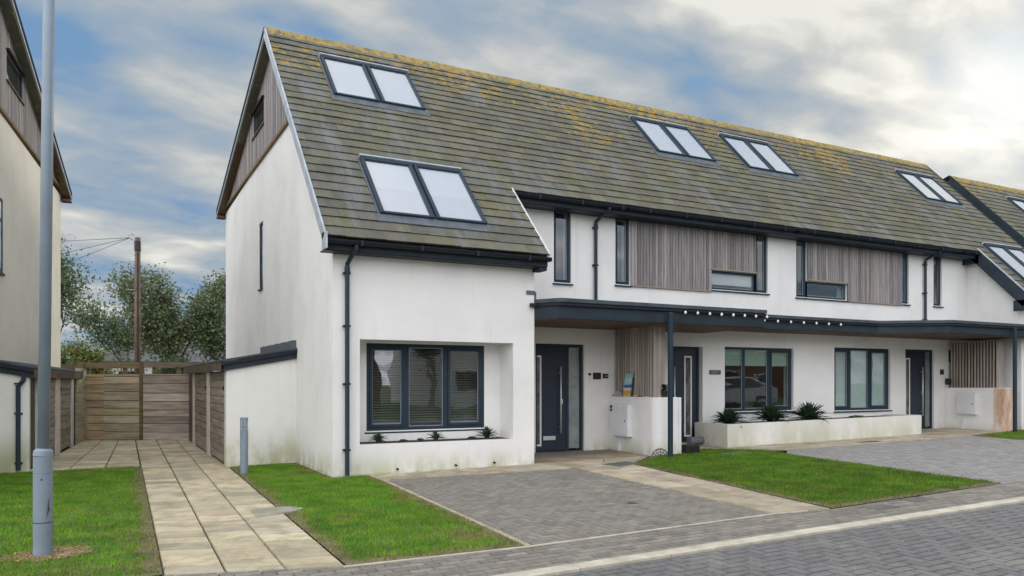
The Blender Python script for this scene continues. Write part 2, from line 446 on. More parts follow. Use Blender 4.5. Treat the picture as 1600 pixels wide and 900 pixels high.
# slabs
SLABC = [(.45, .39, .265), (.52, .445, .305), (.39, .345, .24), (.49, .41, .275), (.44, .39, .285)]
def slab_cols(name, p00, p10, p11, p01, widths, rmin, rmax, z=.004, cols=SLABC, along_same=False):
    """slabs in columns; p00->p10 across, p00->p01 along"""
    m = MB(); tot = sum(widths); acc = 0
    L = math.hypot(p01[0] - p00[0], p01[1] - p00[1])
    def P(u, v):
        a = (p00[0] + (p10[0] - p00[0]) * u, p00[1] + (p10[1] - p00[1]) * u); b = (p01[0] + (p11[0] - p01[0]) * u, p01[1] + (p11[1] - p01[1]) * u)
        return (a[0] + (b[0] - a[0]) * v, a[1] + (b[1] - a[1]) * v)
    rows = []; v = 0
    while v < L: rows.append(v); v += random.uniform(rmin, rmax)
    rows.append(L)
    for wd in widths:
        u0, u1 = acc / tot, (acc + wd) / tot; acc += wd
        vs = rows if along_same else None
        if vs is None:
            vs = []; v = -random.uniform(0, rmin)
            while v < L: vs.append(max(0, v)); v += random.uniform(rmin, rmax)
            vs.append(L)
        for a, b in zip(vs, vs[1:]):
            if b - a < .03: continue
            stone(m, ccw([P(u0, a / L), P(u1, a / L), P(u1, b / L), P(u0, b / L)]), z, jit(random.choice(cols), .15), gap=.0065, ch=.006, drop=.022, dz=random.uniform(-.002, .003), tilt=.006)
    return struct(name, m, M_SLAB)
sheet('path_bed', [(-2.70, -5.14), (-1.37, -5.56), (-1.05, 2.5), (-.75, 9.9), (-2.3, 10.6), (-2.55, 3.4)], -.016, M_JOINT)
slab_cols('garden_path', (-2.68, -5.12), (-1.38, -5.54), (-.92, 9.9), (-2.30, 10.2), [.45, .44, .45], .24, .40)
sheet('side_yard_bed', [(-2.5, 3.42), (-2.32, 10.2), (-3.5, 11.2), (-4.3, 3.62)], -.011, M_JOINT)
slab_cols('side_yard_paving', (-4.20, 3.56), (-2.475, 3.42), (-2.31, 10.1), (-3.46, 11.1), [.5, .45, .45], .3, .6)
TAN = [(.42, .36, .265), (.45, .385, .285), (.39, .335, .25), (.40, .33, .235)]
sheet('front_slab_bed', [(.5, 0), (.58, -.68), (3.72, -.92), (3.26, -5.60), (4.04, -5.74), (4.8, -.9), (6.0, -.2), (6.05, 1.42), (3.5, 1.42), (3.5, 0)], -.012, M_JOINT)
slab_cols('front_slabs', (.58, -.66), (.55, .0), (3.62, .0), (3.70, -.90), [.45, .45], .5, .75, cols=TAN)
slab_cols('slab_walk', (3.28, -5.58), (4.04, -5.70), (4.86, -.92), (3.76, -.90), [.45, .45], .5, .62, cols=TAN)
PORCH = [(.30, .235, .165), (.27, .205, .14), (.33, .26, .18)]
slab_cols('porch_slabs', (3.52, -.02), (3.52, 1.42), (6.05, 1.42), (5.95, .0), [.48, .48, .46], .45, .6, z=.008, cols=PORCH)
slab_cols('porch_apron_slabs', (3.64, -.88), (3.56, -.03), (5.95, -.03), (4.9, -.90), [.42, .43], .5, .62, cols=TAN)
# strip before the planter and second drive
DR2 = [(8.35, -1.05), (8.9, -.62), (17.0, -.75), (17.6, -5.4), (7.62, -5.52), (7.9, -3)]
m = MB(); m.face([(x, y, G(x) - .012) for x, y in ccw([(8.28, -1.2), (8.9, -.62), (24, -.8), (24, -6.1), (16, -6.1), (7.55, -5.56)])]); struct('second_driveway_bed', m, M_JOINT)
PALE = [(.26, .25, .235), (.29, .28, .26), (.235, .23, .22), (.27, .262, .25)]
herring([(8.28, -1.16), (8.9, -.62), (18.6, -.62), (19.2, -5.45), (7.55, -5.53)], 0.001, R(2), .1, PALE, 'second_driveway', gap=.0045)
sheet('planter_strip_bed', [(6.55, 1.42), (7.5, -.2), (8.9, -.66), (18, -.72), (18.1, 1.42)], -.010, M_EARTH)
slab_cols('planter_strip_slabs', (8.9, -.60), (8.05, .38), (17.1, .5), (17.6, -.60), [.45, .48], .5, .7, cols=TAN)
slab_cols('second_porch_slabs', (6.62, .0), (6.62, 1.42), (8.3, 1.42), (8.1, .35), [.5, .5], .45, .6, cols=TAN)
slab_cols('far_porch_slabs', (14.7, .5), (14.7, 1.42), (17.1, 1.42), (17.1, .5), [.45, .45], .45, .6, cols=TAN, z=.006)

# lawns
def inpoly(p, poly):
    c = False; j = len(poly) - 1
    for i in range(len(poly)):
        if (poly[i][1] > p[1]) != (poly[j][1] > p[1]) and p[0] < (poly[j][0] - poly[i][0]) * (p[1] - poly[i][1]) / (poly[j][1] - poly[i][1]) + poly[i][0]: c = not c
        j = i
    return c
def edgedist(p, poly):
    d = 9
    for i in range(len(poly)):
        a, b = poly[i], poly[(i + 1) % len(poly)]
        vx, vy = b[0] - a[0], b[1] - a[1]; t = max(0, min(1, ((p[0] - a[0]) * vx + (p[1] - a[1]) * vy) / (vx * vx + vy * vy + 1e-9)))
        d = min(d, math.hypot(p[0] - a[0] - t * vx, p[1] - a[1] - t * vy))
    return d
def lawn(name, poly, dens, holes=(), hmul=1.0, brown=.5, seedv=1, tone=1.0):
    rnd = random.Random(seedv)
    mb = MB(); mb.face([(x, y, G(x) + .006) for x, y in ccw(poly)])
    tag(mb.build(name + '_soil', M_EARTH), kind='structure')
    x0 = min(p[0] for p in poly) - .04; x1 = max(p[0] for p in poly) + .04; y0 = min(p[1] for p in poly) - .04; y1 = max(p[1] for p in poly) + .04
    m = MB(); n = int((x1 - x0) * (y1 - y0) * dens)
    for _ in range(n):
        x = rnd.uniform(x0, x1); y = rnd.uniform(y0, y1)
        e = edgedist((x, y), poly)
        if not inpoly((x, y), poly) and (name != 'lawn_between_drives' and (y > -.4 or x > .2) or e > .045 * max(0, mnoise.noise((x * 4, y * 4, 9)) + .15)): continue
        if any((x - h[0]) ** 2 + ((y - h[1]) * h[3]) ** 2 < (h[2] * (.8 + .4 * mnoise.noise((x * 5, y * 5, 3)))) ** 2 for h in holes): continue
        q = mnoise.noise((x * .9, y * .9, 7.0)); q2 = mnoise.noise((x * 3.1, y * 3.1, 2.0)); q3 = mnoise.noise((x * 9, y * 9, 5.0))
        dry = max(0, min(1, (.20 - e) * 4 + q2 * .5 + .1)) if e < .25 else 0
        bare = e < .11 + .10 * q2 and rnd.random() < .72
        if bare: continue
        dry = max(dry, max(0, (q + .6 * q2 - .16)) * 2.1 * brown)
        g = (.130 + .075 * q2, .285 + .09 * q2 + .05 * q, .020)
        d = (.24, .165, .07)
        k = min(1, dry) * rnd.uniform(.5, 1); c = tuple(g[i] * (1 - k) + d[i] * k for i in range(3))
        c = tuple(v * tone for v in c); c = jit(c, .28, rnd)
        if rnd.random() < .08: c = jit((.22, .20, .07), .2, rnd)
        h = (.016 + .020 * rnd.random() + .008 * q3) * hmul * (1 - .35 * k); w = .0035 + .003 * rnd.random()
        a = rnd.uniform(0, 6.283); dx, dy = math.cos(a) * w, math.sin(a) * w
        b = rnd.uniform(0, 6.283); lx, ly = math.cos(b) * h * .6, math.sin(b) * h * .6; z = G(x) + .005
        m.face([(x - dx, y - dy, z), (x + dx, y + dy, z), (x + lx, y + ly, z + h)], c)
    return tag(m.build(name + '_grass', M_GRASS), 'short green lawn grass', 'grass', kind='stuff')
LAWN_M = [(-1.375, -5.535), (.20, -5.65), (.54, -.70), (.54, -.006), (-.006, -.006), (-.006, 2.45), (-1.14, 2.45)]
LAWN_L = [(-2.685, -5.10), (-2.47, 3.42), (-4.3, 3.57), (-8, 3.75), (-8, -5.36)]
LAWN_R = [(4.05, -5.70), (7.56, -5.52), (8.27, -1.22), (8.5, -.60), (8.0, .10), (7.6, .40), (6.66, .30), (6.6, -.10), (6.0, -.10), (5.6, -.42), (4.95, -.92), (4.83, -1.2)]
LAWN_F = [(14.75, -1.85), (17.1, -2.0), (19.5, -2.0), (19.5, -.1), (17.45, -.12), (16.2, -.35), (15.1, -.5)]
lawn('lawn_beside_path', LAWN_M, 5200, brown=.8, seedv=3, tone=1.2, holes=[(-1.32, -2.62, .22, 1.3)])
lawn('lawn_by_lamp', LAWN_L, 4200, holes=[(-3.50, -3.85, .27, 1.2)], brown=.55, seedv=4, tone=1.18)
lawn('lawn_between_drives', LAWN_R, 4200, brown=.10, seedv=5, hmul=1.2, tone=.82)
lawn('lawn_far_right', LAWN_F, 2500, brown=.2, seedv=6)
# bare litter around the lamp post
m = MB(); rnd = random.Random(5)
ring = [(-3.50 + .33 * math.cos(a) * (1 + .18 * mnoise.noise((math.cos(a) * 2, math.sin(a) * 2, 1))), -3.85 + .27 * math.sin(a) * (1 + .2 * mnoise.noise((math.cos(a) * 3, math.sin(a) * 3, 4)))) for a in [i * math.tau / 28 for i in range(28)]]
m.face([(x, y, G(x) + .010) for x, y in ring], (.26, .17, .09))
for _ in range(1500):
    a = rnd.uniform(0, math.tau); r = .34 * math.sqrt(rnd.random()); x = -3.50 + r * math.cos(a); y = -3.85 + r * .82 * math.sin(a); b = rnd.uniform(0, 6.28); l = rnd.uniform(.01, .035)
    m.face([(x, y, G(x) + .012), (x + l * math.cos(b), y + l * math.sin(b), G(x) + .016 + rnd.random() * .008), (x + .005, y + .006, G(x) + .022)], jit(rnd.choice([(.36, .23, .13), (.45, .32, .19), (.22, .15, .08)]), .2, rnd))
tag(m.build('dry_litter', attr_mat('litter', .9, .3, 20)), 'dry brown litter ring around the lamp post foot', 'litter', kind='stuff')
# loose concrete slab, drain covers
m = MB(); stone(m, ccw([(-1.62, -2.92), (-1.22, -2.80), (-1.02, -2.66), (-1.10, -2.42), (-1.30, -2.40), (-1.60, -2.42)]), .020, (.33, .31, .26), .004, .01, .02)
tag(m.build('stepping_slab', M_SLAB, loc=(0, 0, 0)), 'irregular pale concrete slab set in lawn edge beside the garden path', 'slab')
m = MB(); stone(m, ccw([(4.36, -.74), (4.98, -.60), (5.02, -.98), (4.45, -1.22)]), .012, (.09, .095, .10), .004, .01, .012)
tag(m.build('drain_cover', M_SLAB), 'dark grey square cover set in pale slabs near the low wall', 'drain cover')
def cover(name, pts, lab, col=(.12, .115, .11), z=.008):
    m = MB(); stone(m, ccw(pts), z, col, .003, .008, .01); return tag(m.build(name, M_SLAB), lab, 'drain cover')
cover('drain_cover', [(5.20, -5.68), (5.62, -5.67), (5.64, -5.88), (5.22, -5.89)], 'small grey cover in pavement at lawn edge, farther right of the pair')
cover('drain_cover', [(4.35, -5.80), (4.75, -5.79), (4.78, -6.02), (4.38, -6.03)], 'small grey cover in pavement at lawn edge, nearer the slab walk')
cover('drain_cover', [(11.4, -.42), (12.1, -.40), (12.1, -.20), (11.4, -.22)], 'thin dark gully cover in slab strip before the long planter', (.05, .045, .04))
cover('drain_cover', [(7.15, -.55), (7.75, -.5), (7.8, -.82), (7.2, -.9)], 'grey cover half hidden in grass before the planter end', (.22, .21, .18), .022)
m = MB(); stone(m, ccw([(2.35, -4.3), (2.47, -4.3), (2.47, -4.18), (2.35, -4.18)]), .003, (.05, .05, .05)); tag(m.build('stop_tap_cover', M_SLAB), 'small square tap cover in grey driveway pavers', 'cover')

# ------------------------------------------------------------------ wall helpers
def wall_y(m, y, th, x0, x1, z0, z1, holes=(), flip=1):
    """wall facing -Y with its outer face at y"""
    xs = sorted({x0, x1, *[h[0] for h in holes], *[h[1] for h in holes]}); zs = sorted({z0, z1, *[h[2] for h in holes], *[h[3] for h in holes]})
    def inh(x, z): return any(h[0] < x < h[1] and h[2] < z < h[3] for h in holes)
    for a, b in zip(xs, xs[1:]):
        for c, d in zip(zs, zs[1:]):
            if inh((a + b) / 2, (c + d) / 2): continue
            m.face([(a, y, c), (b, y, c), (b, y, d), (a, y, d)]); m.face([(a, y + th, d), (b, y + th, d), (b, y + th, c), (a, y + th, c)])
    def rim(a, b, c, d, inward):
        q = [[(a, y, c), (a, y + th, c), (b, y + th, c), (b, y, c)], [(a, y, d), (b, y, d), (b, y + th, d), (a, y + th, d)],
             [(a, y, c), (a, y, d), (a, y + th, d), (a, y + th, c)], [(b, y, c), (b, y + th, c), (b, y + th, d), (b, y, d)]]
        for f in q: m.face(f[::-1] if inward else f)
    rim(x0, x1, z0, z1, False)
    for h in holes: rim(*h, True)

SL = math.hypot(1, 1.0405); DY, DZ = 1 / SL, 1.0405 / SL
EY, EZ = -.33, 3.61; RIDGE_S = 6.77; RY, RZ = 4.36, 8.49
def RP(x, s, h=0.0, dz=0.0): return (x, EY + s * DY - h * DZ, EZ + s * DZ + h * DY + dz)
def roof_z(y): return EZ + 1.0405 * (y - EY) if y < RY else RZ - .319 * (y - RY)
TILE = [(.122, .116, .090), (.110, .106, .085), (.134, .125, .096), (.102, .100, .086), (.124, .114, .082), (.116, .114, .10)]
def tiles(m, x0, x1, s0, s1, gauge=.24, dz=0.0, width=.31, skip=()):
    n = int(round((s1 - s0) / gauge)); rnd = random
    for r in range(n):
        sa = s0 + r * gauge; sb = min(sa + gauge + .05, RIDGE_S + .02); rowk = int(round((sa + 10) / gauge))
        x = x0 - (width / 2 if rowk % 2 else 0)
        rowdz = random.uniform(-.003, .003)
        while x < x1 - .001:
            a, b = max(x, x0), min(x + width, x1)
            if b - a > .012:
                c = jit(rnd.choice(TILE), .12)
                lift = .027 + rnd.uniform(-.003, .004); w1 = rnd.uniform(-.003, .003); g = .0016
                sj = sa + rnd.uniform(-.006, .006)
                p = [RP(a + g, sj, lift + w1 + rowdz, dz), RP(b - g, sj, lift - w1 + rowdz, dz), RP(b - g, sb, .002, dz), RP(a + g, sb, .002, dz),
                     RP(a + g, sj + .004, -.004, dz), RP(b - g, sj + .004, -.004, dz)]
                m.idx(p, [(0, 1, 2, 3), (4, 0, 3), (1, 5, 2)], c); m.idx([p[4], p[5], p[1], p[0]], [(0, 1, 2, 3)], tuple(q * .55 for q in c))  # lower end faces coloured darker, painting in the shadow line between courses
            x += width
def deck(m, x0, x1, s0, s1, dz=0.0, th=.16):
    a = [RP(x0, s0, -.006, dz), RP(x1, s0, -.006, dz), RP(x1, s1, -.006, dz), RP(x0, s1, -.006, dz)]
    b = [RP(x0, s0, -th, dz), RP(x1, s0, -th, dz), RP(x1, s1, -th, dz), RP(x0, s1, -th, dz)]
    m.idx(b + a, [(0, 3, 2, 1), (4, 5, 6, 7), (0, 1, 5, 4), (1, 2, 6, 5), (2, 3, 7, 6), (3, 0, 4, 7)], (.03, .03, .03))
def rear_slope(m, x0, x1, dz=0.0, ye=11.45):
    pts = [(RY, RZ + dz), (ye, RZ - .319 * (ye - RY) + dz), (ye, RZ - .319 * (ye - RY) - .16 + dz), (RY, RZ - .2 + dz)]
    m.prism([(x0, y, z) for y, z in pts], (x1 - x0, 0, 0), (.11, .11, .10))
def ridge(m, x0, x1, dz=0.0):
    x = x0
    while x < x1:
        b = min(x + .45, x1); k = random.uniform(-.004, .004); c = jit((.17, .15, .09), .2)
        pr = [(-.15, -.135), (-.02, .035), (.03, .035), (.17, -.03), (.17, -.05), (.03, .005), (-.02, .005), (-.15, -.165)]
        A = [(x, RY + y, RZ + z + dz + k) for y, z in pr]; B = [(b - .006, RY + y, RZ + z + dz + k) for y, z in pr]
        n = 8; m.idx(A + B, [tuple(range(n)), tuple(reversed(range(n, 2 * n)))] + [(i, n + i, n + (i + 1) % n, (i + 1) % n) for i in range(n)], c)
        x = b

def roof_window(parent, x0, x1, s0, s1, dz=0.0, two=True):
    """a linked pair of roof windows with flashing; frame is the part, panes and blinds its sub-parts"""
    mid = (x0 + x1) / 2; f = .062
    def bx(m, a, b, sa, sb, h0, h1, ha=None, hb=None):
        p = [RP(a, sa, h0, dz), RP(b, sa, h0, dz), RP(b, sb, h0, dz), RP(a, sb, h0, dz), RP(a, sa, ha or h1, dz), RP(b, sa, ha or h1, dz), RP(b, sb, hb or h1, dz), RP(a, sb, hb or h1, dz)]
        m.hexa(p)
    fm = MB()
    for (a, b) in ((x0, mid - .022), (mid + .022, x1)):
        bx(fm, a, a + f, s0, s1, -.01, .085); bx(fm, b - f, b, s0, s1, -.01, .085)
        bx(fm, a + f, b - f, s0, s0 + f * .8, -.01, .078); bx(fm, a + f, b - f, s1 - f * 1.3, s1, -.01, .092)
    bx(fm, mid - .022, mid + .022, s0, s1, -.01, .045)
    fr = fm.build('roof_window', M_FRAME, parent, bevel=.006)
    hd = MB(); bx(hd, x0 - .01, x1 + .01, s1, s1 + .035, -.01, .11); hd.build('head_cover', M_ZINC, fr)
    fl = MB(); bx(fl, x0 - .07, x1 + .07, s0 - .17, s0 - .001, -.01, .034, .028, .042)
    bx(fl, x0 - .035, x0 - .002, s0, s1 + .05, -.01, .034); bx(fl, x1 + .002, x1 + .035, s0, s1 + .05, -.01, .034)
    fl.build('flashing', M_LEAD, fr)
    for (a, b) in ((x0, mid - .022), (mid + .022, x1)):
        pm = MB(); pm.face([RP(a + f, s0 + f * .8, .062, dz), RP(b - f, s0 + f * .8, .062, dz), RP(b - f, s1 - f * 1.3, .062, dz), RP(a + f, s1 - f * 1.3, .062, dz)])
        pm.build('pane', M_SKYGLASS, fr)
        sm = s0 + (s1 - s0) * (.44 + random.uniform(-.01, .01)) if two else s0 + .05
        bm = MB(); bm.face([RP(a + .03, sm, .048, dz), RP(b - .03, sm, .048, dz), RP(b - .03, s1 - .03, .048, dz), RP(a + .03, s1 - .03, .048, dz)])
        bm.build('blind', M_BLIND, fr)
        if two:
            bm = MB(); bm.face([RP(a + .03, s0 + .03, .046, dz), RP(b - .03, s0 + .03, .046, dz), RP(b - .03, sm + .02, .046, dz), RP(a + .03, sm + .02, .046, dz)])
            bm.build('blind', M_BLIND2, fr)
    return fr

def window(parent, x0, x1, z0, z1, y, mull=(), sash=(), blind=None, sill=True, f=.055, silldepth=.06, open_edge=(), recess=.03, sk=.048):
    """y = outer face of the frame; holes are given the same x and z"""
    m = MB(); d = .07
    m.box(x0, x0 + f, y, y + d, z0, z1); m.box(x1 - f, x1, y, y + d, z0, z1)
    m.box(x0 + f, x1 - f, y, y + d, z0, z0 + f); m.box(x0 + f, x1 - f, y, y + d, z1 - f, z1)
    edges = [x0 + f - .01, *[c for c in mull], x1 - f + .01]
    for c in mull: m.box(c - .04, c + .04, y + .002, y + d, z0 + f, z1 - f)
    panes = []
    for i in range(len(edges) - 1):
        a = edges[i] + (.04 if i else .01); b = edges[i + 1] - (.04 if i < len(mull) else .01); c0, c1 = z0 + f, z1 - f
        if i in sash:
            k = sk; yy = y - .014
            m.box(a, a + k, yy, y + d - .01, c0, c1); m.box(b - k, b, yy, y + d - .01, c0, c1)
            m.box(a + k, b - k, yy, y + d - .01, c0, c0 + k); m.box(a + k, b - k, yy, y + d - .01, c1 - k, c1)
            a += k; b -= k; c0 += k; c1 -= k
        panes.append((a, b, c0, c1))
    fr = m.build('window', M_FRAME, parent, bevel=.005)
    for (a, b, c0, c1) in panes:
        boxo('pane', M_GLASS, fr, a - .005, b + .005, y + recess, y + recess + .004, c0 - .005, c1 + .005)
        bd = MB(); k = .014
        bd.box(a, a + k, y + recess - .012, y + recess - .001, c0, c1); bd.box(b - k, b, y + recess - .012, y + recess - .001, c0, c1)
        bd.box(a + k, b - k, y + recess - .012, y + recess - .001, c0, c0 + k); bd.box(a + k, b - k, y + recess - .012, y + recess - .001, c1 - k, c1)
        bd.build('glazing_bead', M_BEAD, fr)
    if sill:
        s = MB(); s.prism([(x0 - .03, y - silldepth, z0 - .045), (x0 - .03, y + .03, z0 - .045), (x0 - .03, y + .03, z0 - .002), (x0 - .03, y - silldepth, z0 - .022)], (x1 - x0 + .06, 0, 0))
        s.build('sill', M_FRAME, fr, bevel=.003)
    if blind == 'venetian':
        b = MB(); z = z1 - .12
        while z > z0 + .10:
            b.hexa([(x0 + .05, y + .12, z - .010), (x1 - .05, y + .12, z - .010), (x1 - .05, y + .16, z + .006), (x0 + .05, y + .16, z + .006),
                    (x0 + .05, y + .12, z - .007), (x1 - .05, y + .12, z - .007), (x1 - .05, y + .16, z + .009), (x0 + .05, y + .16, z + .009)]); z -= .042
        for x in (x0 + .3, (x0 + x1) / 2 - .35, (x0 + x1) / 2 + .35, x1 - .3): b.box(x, x + .006, y + .115, y + .119, z0 + .1, z1 - .1)
        b.build('venetian_blind', M_SLATS, fr)
    elif blind == 'shutter':
        b = MB(); z = z1 - .08
        while z > z0 + .06:
            b.hexa([(x0 + .05, y + .055, z - .05), (x1 - .05, y + .055, z - .05), (x1 - .05, y + .072, z + .006), (x0 + .05, y + .072, z + .006),
                    (x0 + .05, y + .050, z - .05), (x1 - .05, y + .050, z - .05), (x1 - .05, y + .067, z + .006), (x0 + .05, y + .067, z + .006)]); z -= .055
        b.build('shutter_blind', M_SHUTTER, fr)
    elif blind:
        boxo('roller_blind', M_GREEN if blind == 'green' else M_BLIND, fr, x0 + .05, x1 - .05, y + .05, y + .054, z1 - (blind if isinstance(blind, float) else .42), z1 - .05)
    return fr
M_BEAD = plain('grey_glazing_bead', (.22, .26, .30), .5)
M_SHUTTER = plain('pale_shutter', (.78, .84, .80), .6, 0, .05)

def gutter(parent, x0, x1, y, z, name='gutter', ends=True):
    """half round gutter: y = centre"""
    m = MB(); n = 8; r = .062; pr = []
    for i in range(n + 1):
        a = math.pi + math.pi * i / n; pr.append((r * math.cos(a), r * math.sin(a)))
    for i in range(n, -1, -1):
        a = math.pi + math.pi * i / n; pr.append((.052 * math.cos(a), .052 * math.sin(a)))
    m.prism([(x0, y + a, z + b) for a, b in pr], (x1 - x0, 0, 0))
    x = x0 + .5
    while x < x1 - .1:
        m.box(x, x + .045, y - .070, y + .02, z - .072, z + .006); x += .95
    m.box(x0 - .008, x0, y - .064, y + .064, z - .066, z + .002); m.box(x1, x1 + .008, y - .064, y + .064, z - .066, z + .002)
    return m.build(name, M_DARK, parent)
def downpipe(parent, x, y, ztop, zbot, ygut, clips):
    m = MB()
    m.tube([(x + .06, ygut, ztop), (x + .06, ygut, ztop - .06), (x + .03, (ygut + y) / 2, ztop - .15), (x, y, ztop - .26), (x, y, ztop - .34)], .034, 10)
    m.tube([(x, y, ztop - .30), (x, y, ztop - .38)], .042, 10)
    m.tube([(x, y, ztop - .34), (x, y, zbot)], .034, 12)
    o = m.build('downpipe', M_FRAME, parent, smooth=False)
    for z in clips:
        c = MB(); c.box(x - .06, x + .045, y - .03, y + .05, z - .015, z + .015); c.build('pipe_clip', M_DARK, o)
    return o

def door(parent, x0, x1, z0, z1, y, leaf, strip, handle, letter=None, side=None, lz=(0, 0)):
    """frame part > leaf, glazed strip, handle"""
    m = MB(); f = .06
    m.box(x0, x0 + f, y, y + .08, z0, z1); m.box(x1 - f, x1, y, y + .08, z0, z1); m.box(x0 + f, x1 - f, y, y + .08, z1 - f, z1)
    m.box(x0 + f, x1 - f, y, y + .08, z0, z0 + .03)
    for c in ((leaf[0], leaf[1])):
        if x0 + .1 < c < x1 - .1: m.box(c - .03, c + .03, y + .002, y + .08, z0 + .03, z1 - f)
    d = m.build('door', M_FRAME, parent, bevel=.004)
    a, b = leaf[0] + .03, leaf[1] - .03
    boxo('door_leaf', M_DOOR, d, a, b, y + .015, y + .06, z0 + .04, z1 - f - .004, bevel=.003)
    s0, s1, sz0, sz1 = strip
    sm = MB(); w = .035
    sm.box(s0, s0 + w, y + .004, y + .014, sz0, sz1); sm.box(s1 - w, s1, y + .004, y + .014, sz0, sz1)
    sm.box(s0 + w, s1 - w, y + .004, y + .014, sz0, sz0 + w); sm.box(s0 + w, s1 - w, y + .004, y + .014, sz1 - w, sz1)
    sm.build('glass_surround', M_WHITE, d)
    boxo('door_glass', M_DGLASS, d, s0 + w, s1 - w, y + .008, y + .0145, sz0 + w, sz1 - w)
    hx, hz0, hz1 = handle; hm = MB()
    hm.tube([(hx, y - .055, hz0), (hx, y - .055, hz1)], .016, 10)
    for hz in (hz0 + .12, hz1 - .12): hm.tube([(hx, y - .055, hz), (hx, y + .014, hz)], .010, 8)
    hm.build('handle', M_STEEL, d, smooth=True)
    lk = MB(); lk.box(hx + .035, hx + .065, y - .02, y + .014, (hz0 + hz1) / 2 - .08, (hz0 + hz1) / 2 + .02); lk.build('lock', M_STEEL, d)
    if letter:
        l = MB(); l.box(letter[0], letter[1], y - .004, y + .014, letter[2], letter[3]); l.build('letterbox', M_STEEL, d, bevel=.006)
    if side:
        boxo('side_light', M_FROSTG, d, side[0], side[1], y + .03, y + .035, z0 + .07, z1 - f)
    t = MB(); t.box(x0 + .02, x1 - .02, y - .05, y + .0, z0 - .03, z0 + .015); t.build('threshold', M_ZINC, d)
    return d
M_DOOR = plain('blue_black_door', (.012, .022, .040), .5, 0, .12, 2, .1, 90)
M_DGLASS = plain('obscured_glass', (.10, .095, .08), .12, 0, .7, 6, spec=.8)
M_FROSTG = plain('side_light_glass', (.20, .22, .22), .12, 0, .35, 3, spec=.8)

